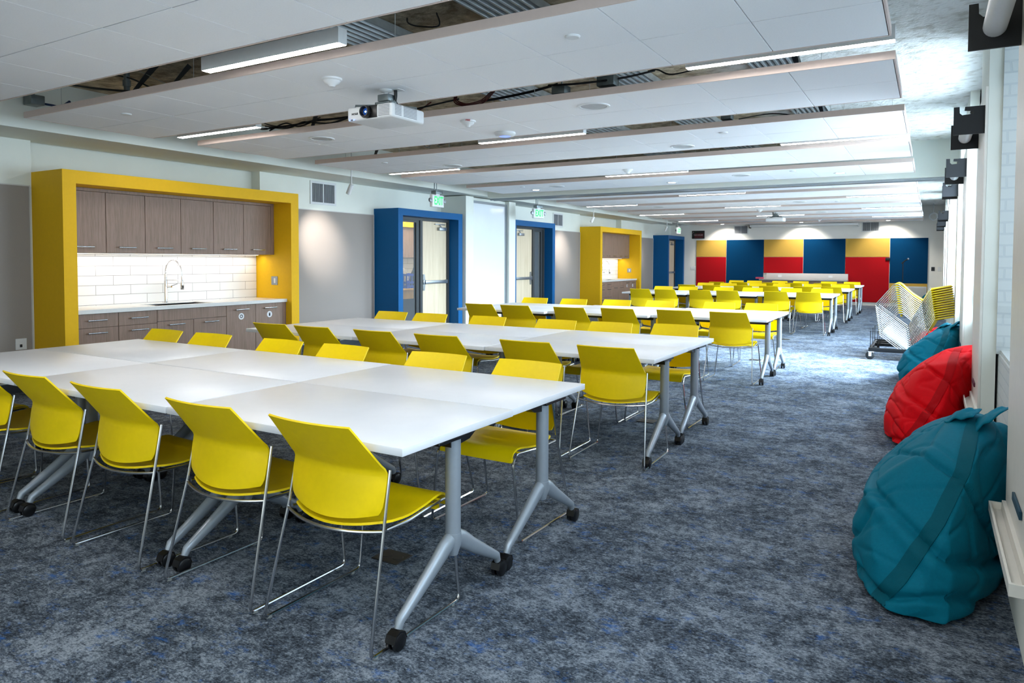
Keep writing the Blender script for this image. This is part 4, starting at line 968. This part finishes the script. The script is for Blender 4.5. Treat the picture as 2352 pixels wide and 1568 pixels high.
def make_chair():
    t = thing('sled_base_chair', '', 'chair')
    def pb(u, v):
        y, z, w = interp(BACK, v); s_ = 2*u-1
        y += .050*s_*s_*(1-.5*v)-.016; z -= .028*(1-s_*s_)*max(0, 1-v*3)
        return (s_*w, y, z)
    obj('backrest', MB().sheet(pb, 16, 18, .008), chair_yellow, t, sharp=50)
    def ps(u, v):
        y, z, w = interp(SEAT, v); s_ = 2*u-1
        y -= .055*(1-s_*s_)*max(0, 1-v*2.5); z += (.018*s_*s_-.006)*max(0, min(1, 1.3-v*1.2))
        return (s_*w, y, z)
    obj('seat', MB().sheet(ps, 14, 20, .009), chair_yellow, t, sharp=50)
    R = .0063
    def arc(pts, rad=.03, n=4):
        P = [Vector(p) for p in pts]; out = [P[0]]
        for i in range(1, len(P)-1):
            a = (P[i-1]-P[i]); b_ = (P[i+1]-P[i]); ra = min(rad, a.length*.45, b_.length*.45)
            A = P[i]+a.normalized()*ra; B = P[i]+b_.normalized()*ra
            for k in range(n+1):
                s_ = k/n; out.append(A*(1-s_)**2+P[i]*2*s_*(1-s_)+B*s_*s_)
        out.append(P[-1]); return out
    for s_ in (-1, 1):
        pts = [(s_*.240, -.118, .632), (s_*.246, -.160, .43), (s_*.273, -.262, .012), (s_*.273, .262, .012), (s_*.232, .262, .395), (s_*.229, .225, .432), (s_*.234, .09, .424), (s_*.236, -.01, .414), (s_*.243, -.145, .422)]
        obj('side_frame', MB().tube(arc(pts, .028), R, 8), chrome, t)
        for yy in (-.235, .215):
            obj('glide', MB().bbox(s_*.273-.007, s_*.273+.007, yy-.010, yy+.010, 0, .015, .003, 1), clear_plastic, t)
    rr = []
    for i in range(17):
        u = i/16*2-1; rr.append((u*.244, -.162-.055*(1-u*u), .421-.012*(1-u*u)))
    obj('rear_rail', MB().tube(rr, R, 8), chrome, t)
    obj('under_rail', MB().tube([(-.23, .19, .432), (.23, .19, .432)], R*.8, 6).box(-.2, .2, .2, .225, .385, .40), chair_yellow, t)
    return t
cp = make_chair(); first = True
CH = [
 [[(-1.93, 1.85), (-2.56, 1.85), (-3.30, 1.84), (-3.94, 1.85), (-4.66, 1.85), (-5.28, 1.85)], [(-1.98, 3.56), (-2.63, 3.54), (-3.41, 3.55), (-4.02, 3.56), (-4.80, 3.56), (-5.39, 3.55)]],
 [[(-1.89, 4.62), (-2.52, 4.64), (-3.31, 4.64), (-3.96, 4.55), (-4.65, 4.55), (-5.18, 4.52)], [(-1.99, 6.40), (-2.58, 6.30), (-3.14, 6.27), (-3.92, 6.26), (-4.65, 6.13), (-5.19, 6.14)]],
 [[(-1.98, 8.39), (-2.61, 8.27), (-3.28, 8.22), (-3.87, 8.0), (-4.64, 7.98), (-5.19, 7.98)], [(-1.99, 10.24), (-2.55, 10.20), (-3.37, 10.09), (-3.99, 9.95), (-4.63, 9.82), (-5.28, 9.73)]],
 [[(-1.98, 14.79), (-2.57, 14.74), (-3.45, 14.69), (-3.99, 14.50), (-4.66, 14.31), (-5.19, 14.20)], [(-1.99, 16.6), (-2.58, 16.43), (-3.35, 16.25), (-3.95, 16.13), (-4.70, 15.98), (-5.25, 15.88)]],
 [[(-1.94, 17.99), (-2.53, 17.86), (-3.27, 17.65), (-3.85, 17.5), (-4.56, 17.40), (-5.15, 17.30)], [(-1.95, 19.8), (-2.59, 19.70), (-3.32, 19.59), (-3.87, 19.36), (-4.57, 19.14), (-5.16, 19.02)]],
 [[(-1.92, 20.8), (-2.48, 20.65), (-3.17, 20.5), (-3.77, 20.45), (-4.55, 20.23), (-5.14, 20.12)], [(-1.91, 22.4), (-2.51, 22.2), (-3.24, 22.1), (-3.82, 22.0), (-4.51, 21.9), (-5.03, 21.8)]]]
pos = ['first', 'second', 'third', 'fourth', 'fifth', 'sixth']
K = .978
for ri, ((yf, an, nm), row) in enumerate(zip(ROWS, CH)):
    sa, ca = math.sin(an), math.cos(an)
    for side in (0, 1):
        for k, (x, y) in enumerate(row[side]):
            x *= .988; y *= K
            uc = -(max(0, min(2, int((XC-x)/TL)))+.5)*TL; edge = yf+uc*math.tan(an)+(x-XC-uc)*math.tan(an*.2)+(2*TD if side else 0)
            if side == 0: y = min(y, edge-.12)
            else: y = max(y, edge+.115)
            j = rnd.uniform(-.03, .03); rz = an*.25+j+(PI if side else 0)
            # the top edge of the back stands .30 behind the seat centre
            cx = x-math.sin(rz)*(.30) if False else x+(-math.sin(rz))*.30; cy = y+math.cos(rz)*.30
            c = cp if first else copy_tree(cp, skip=('glide',) if ri > 3 else ())
            first = False
            c.location = (cx, cy, 0); c.rotation_euler = (0, 0, rz)
            c['label'] = 'yellow chair, %s from the aisle, on the %s side of the %s table cluster' % (pos[k], 'far' if side else 'near', nm)
            c['group'] = 'yellow chairs at the tables'
# stacked chairs on the dolly, tipped back, facing away from the windows
ang = math.radians(38)
# local +y -> (-cos,0,sin) ; local z -> (sin,0,cos)*; local x -> along -Y world
Ry = Matrix(((0, -math.cos(ang), math.sin(ang)), (1, 0, 0), (0, math.sin(ang), math.cos(ang)))).to_3x3()
NST = 14
for i in range(NST):
    c = copy_tree(cp); d = NST-1-i
    rear = Vector((-.27+.0045*d, 11.55, .435-.0315*d))            # where the rear foot corner sits
    loc = rear-Ry @ Vector((0, -.262, 0))
    c.rotation_euler = Ry.to_euler(); c.location = loc
    c['label'] = 'tipped yellow chair stacked on the black dolly, %s from the bottom' % ('lowest, first', 'second', 'third', 'fourth', 'fifth', 'sixth', 'seventh', 'eighth', 'ninth', 'tenth', 'eleventh', 'twelfth', 'thirteenth', 'topmost, fourteenth')[i]
    c['group'] = 'stacked yellow chairs on the dolly'
# dolly
t = thing('chair_dolly', 'low black wheeled dolly carrying the tipped stack of yellow chairs', 'dolly', (-.36, 11.9, 0))
x0, x1, y0, y1 = -.74, .12, 11.22, 12.55
obj('deck_frame', MB().bbox(x0, x1, y0, y0+.04, .115, .17, .004).bbox(x0, x1, y1-.04, y1, .115, .17, .004).bbox(x0, x0+.04, y0+.04, y1-.04, .115, .16, .004).bbox(x1-.04, x1, y0+.04, y1-.04, .115, .16, .004).bbox(x0+.04, x1-.04, 11.95, 12.0, .12, .165, .004).bbox(x0+.04, x1-.04, 12.25, 12.3, .12, .165, .004), black_metal, t, world=True)
for yy in (11.45, 11.95, 12.4):
    obj('guard_hoop', MB().tube([(x0+.015, yy-.1, .15), (x0+.015, yy-.1, .40), (x0+.11, yy-.1, .40), (x0+.11, yy-.1, .15)], .005, 6), black_metal, t, world=True)
for x, y in ((x0+.05, y0+.03), (x1-.05, y0+.03), (x0+.05, y1-.1), (x1-.05, y1-.1)):
    w = obj('wheel', MB().lathe([(.001, -.018), (.04, -.018), (.055, -.012), (.058, 0), (.055, .012), (.04, .018), (.001, .018)], 24, (x-.03, y-.02, .058), 'y'), rubber, t, world=True)
    sub(w, 'fork', MB().box(x-.045, x-.01, y-.045, y-.04, .05, .115).box(x-.045, x-.01, y, y+.005, .05, .115).box(x-.05, x+.02, y-.045, y+.01, .108, .115), white_metal)

# ------------------------------------------------------------------ bean bags
# filled sacks: soft hull through hand-set points (x, z per station along y), creased like heavy canvas, then wrinkled
RINGS = [(3.10, [(-.13, .015), (.08, .015), (-.02, .10)]),
         (3.26, [(-.215, .01), (.19, .01), (-.19, .20), (.10, .34)]),
         (3.55, [(-.285, .02), (-.30, .19), (-.205, .40), (-.01, .56), (.20, .60), (.225, .01)]),
         (3.95, [(-.29, .02), (-.30, .20), (-.235, .36), (-.07, .53), (.12, .675), (.33, .70), (.375, .40), (.375, .01)]),
         (4.40, [(-.24, .02), (-.23, .30), (-.06, .48), (.18, .61), (.36, .50), (.375, .01)]),
         (4.72, [(-.08, .03), (.0, .28), (.26, .26), (.30, .02)])]
def bean_bag(label, dy, hs, mcl, mbd, seed, xs=1.0, ysc=1.0, group='bean bags along the window wall', flap=True, xlim=9):
    bm = bmesh.new(); r_ = random.Random(seed); y0 = 3.10
    for y, ps in RINGS:
        for x, z in ps:
            jx, jy, jz = (r_.uniform(-.012, .012) for _ in range(3))
            bm.verts.new((min(xlim, x*xs+(jx if x < .2 else 0)), y0+(y-y0)*ysc+jy+dy, max(.01, z*hs+(jz if z > .05 else 0))))
    bmesh.ops.convex_hull(bm, input=bm.verts)
    bmesh.ops.delete(bm, geom=[v for v in bm.verts if not v.link_faces], context='VERTS')
    cr = bm.edges.layers.float.new('crease_edge')
    for e in bm.edges: e[cr] = r_.choice((.2, .4, .6, .75)) if not all(v.co.z < .05 for v in e.verts) else .7
    me = bpy.data.meshes.new('cover'); bm.to_mesh(me); bm.free()
    tmp = bpy.data.objects.new('cover_hull', me); COL.objects.link(tmp)
    md = tmp.modifiers.new('s', 'SUBSURF'); md.levels = 5; md.render_levels = 5
    bpy.context.view_layer.update()
    m2 = bpy.data.meshes.new_from_object(tmp.evaluated_get(bpy.context.evaluated_depsgraph_get())); bpy.data.objects.remove(tmp)
    cy = y0+.8*ysc+dy; C = Vector((.05, cy, 0))
    def wr(p, n):
        q = p-Vector((0, dy, 0)); f = 0
        # radial pleats from the gathered top
        g = q-Vector((.22, 3.95, .68*hs)); az = math.atan2(g.y, g.z+.02); rr = g.length
        ph = 3.2*noise.noise((seed, rr*2.2, az))
        f -= .020*(1-abs(math.sin(az*4.5+ph)))**4*min(1, rr*3.2)*max(0, 1.25-rr*1.3)
        # horizontal slump folds low on the aisle side
        k = max(0, min(1, (.0-q.x)/.22))*max(0, 1-abs(q.z-.2)/.26)
        ph = noise.noise((q.y*2.4+seed, q.z*3, q.x*3))*5
        f -= .026*k*(1-abs(math.sin(q.z*17+q.y*2.5+ph)))**3
        # a few long diagonal tension creases over the front
        for a_, b_, c_, w in ((.75, .66, 3.02, .018), (-.55, .83, 2.95, .02), (.25, .97, 3.6, .022)):
            d = (q.y*a_+q.z*b_*1.2-c_*abs(a_)+seed*.013+.07*noise.noise((q.x*3, q.y*3, q.z*3+seed)))
            f -= .026*math.exp(-(d/w)**2)
        # the deep fold across the belly and a shallower one under the neck
        j_ = .012*noise.noise((q.x*5, q.y*5, seed))
        d = (q.x-.0)*.466+(q.y-3.27)*.005+(q.z-.28*hs)*.885+j_
        f -= .026*math.exp(-(d/.016)**2)*max(0, min(1, (3.95-q.y)/.3))
        f += .016*math.exp(-((d+.045)/.03)**2)*max(0, min(1, (3.95-q.y)/.3))
        d = (q.x-.05)*.68+(q.y-3.5)*.42+(q.z-.53*hs)*.60+j_
        f -= .022*math.exp(-(d/.014)**2)*max(0, min(1, (4.0-q.y)/.3))
        f += .014*noise.noise((q.x*3+seed, q.y*3, q.z*3))
        w2 = abs(noise.noise((q.x*4+seed, q.y*3, q.z*7))); f -= .007*max(0, .10-w2)/.10
        p2 = p+n*f; p2.z = max(.006, p2.z); return p2
    vs = [wr(v.co.copy(), v.normal.copy())-C for v in m2.vertices]; fs = [tuple(p.vertices) for p in m2.polygons]; bpy.data.meshes.remove(m2)
    for v in vs: v.x = min(v.x, xlim-C.x)
    t = thing('bean_bag', label, 'bean bag', C, 0, group)
    mb = MB(); mb.add(vs, fs, True); obj('cover', mb, mcl, t, sharp=180)
    from mathutils.bvhtree import BVHTree
    bvh = BVHTree.FromPolygons([tuple(v) for v in vs], fs)
    def band(path, wd, off=.004, nm='seam_band', m=None):
        # strip of doubled cloth laid on the cover along a path of points given relative to the bag
        P = [Vector(p) for p in path]; st = []
        for i in range(len(P)-1):
            for k in range(14): st.append(P[i].lerp(P[i+1], k/14))
        st.append(P[-1]); N = len(st)-1
        cen = Vector((.05, 0, .22))
        def pf(u, v):
            i = min(N, int(round(v*N))); p = st[i]; tg = (st[min(i+1, N)]-st[max(i-1, 0)]).normalized()
            n = (p-cen).normalized(); sd = tg.cross(n).normalized(); q = p+sd*(u-.5)*wd
            h_ = bvh.ray_cast(cen, (q-cen).normalized())
            return h_[0]+(q-cen).normalized()*off if h_[0] is not None else q
        obj(nm, MB().sheet(pf, 5, N, .003), m or mbd, t)
    return t, band
def flaps(t, band, hs, mcl):
    # loose folded cloth at the gathered top
    cx, cy = .05, 0
    for (a, b_, c, d) in (((.02, -.02, .64), (.13, -.10, .69), (.17, .06, .70), (.06, .10, .65)), ((.12, -.16, .62), (.235, -.17, .74), (.30, .05, .73), (.14, .0, .66))):
        A, B, C_, D = (Vector((p[0], p[1]+.0, p[2]*hs)) for p in (a, b_, c, d))
        def pf(u, v):
            p = A.lerp(B, u).lerp(D.lerp(C_, u), v); p.z += .03*math.sin(PI*u)*math.sin(PI*v)+.012*noise.noise((u*4, v*4, hs*9)); return p
        obj('neck_flap', MB().sheet(pf, 12, 12, .006), mcl, t, sharp=180)
FR = [(.02, -.80, .06), (-.10, -.62, .25), (-.14, -.40, .38), (-.02, -.25, .54), (.10, .0, .67)]
BD = [(-.20, -.66, .02), (-.10, -.62, .16), (.0, -.56, .34), (.08, -.40, .50), (.12, -.12, .62), (.15, .0, .68)]
BD2 = [(-.33, .0, .25), (-.22, -.45, .32), (-.02, -.62, .30), (.14, -.62, .22)]
t, bd = bean_bag('large teal bean bag, nearest one, slumped against the window wall', 0, 1.0, teal_cloth, teal_band, 1.3, xlim=.38)
bd(BD, .05); flaps(t, bd, 1.0, teal_cloth)
t, bd = bean_bag('red bean bag, second along the window wall', 2.80, 1.04, red_cloth, red_band, 4.1, xlim=.38)
bd(BD, .05)
t, bd = bean_bag('teal bean bag, third along the window wall behind the red one', 5.55, .98, teal_cloth, teal_band, 7.7, xlim=.38)
bd(BD, .05); flaps(t, bd, .98, teal_cloth)
bean_bag('dark red bean bag, half hidden behind the stacked chairs', 9.2, .56, red_cloth, red_band, 9.2, ysc=.6, xlim=.38)
bean_bag('small distant teal bean bag in the far window corner', 20.3, .9, teal_cloth, teal_band, 3.2, ysc=.55, xlim=.29)

# ------------------------------------------------------------------ floor boxes
for x, y, lb in ((-2.14, 2.53, 'dark power plate in the carpet under the nearest table cluster'), (-2.09, 5.85, 'brown power plate in the carpet past the second table cluster'), (-2.1, 10.3, 'brown power plate in the carpet past the third table cluster'), (-2.2, 13.3, 'brown power plate in the carpet before the fourth table cluster')):
    t = thing('floor_box', lb, 'floor outlet', (x, y, 0), 0, 'power plates in the carpet')
    obj('cover', MB().bbox(-.075, .075, -.06, .06, 0, .006, .002, 1), floor_box_m, t)
    for s_ in (-1, 1): obj('lid', MB().lathe([(.001, .008), (.024, .008), (.026, .006), (.001, .006)], 18, (s_*.034, 0, 0)), floor_box_m, t)
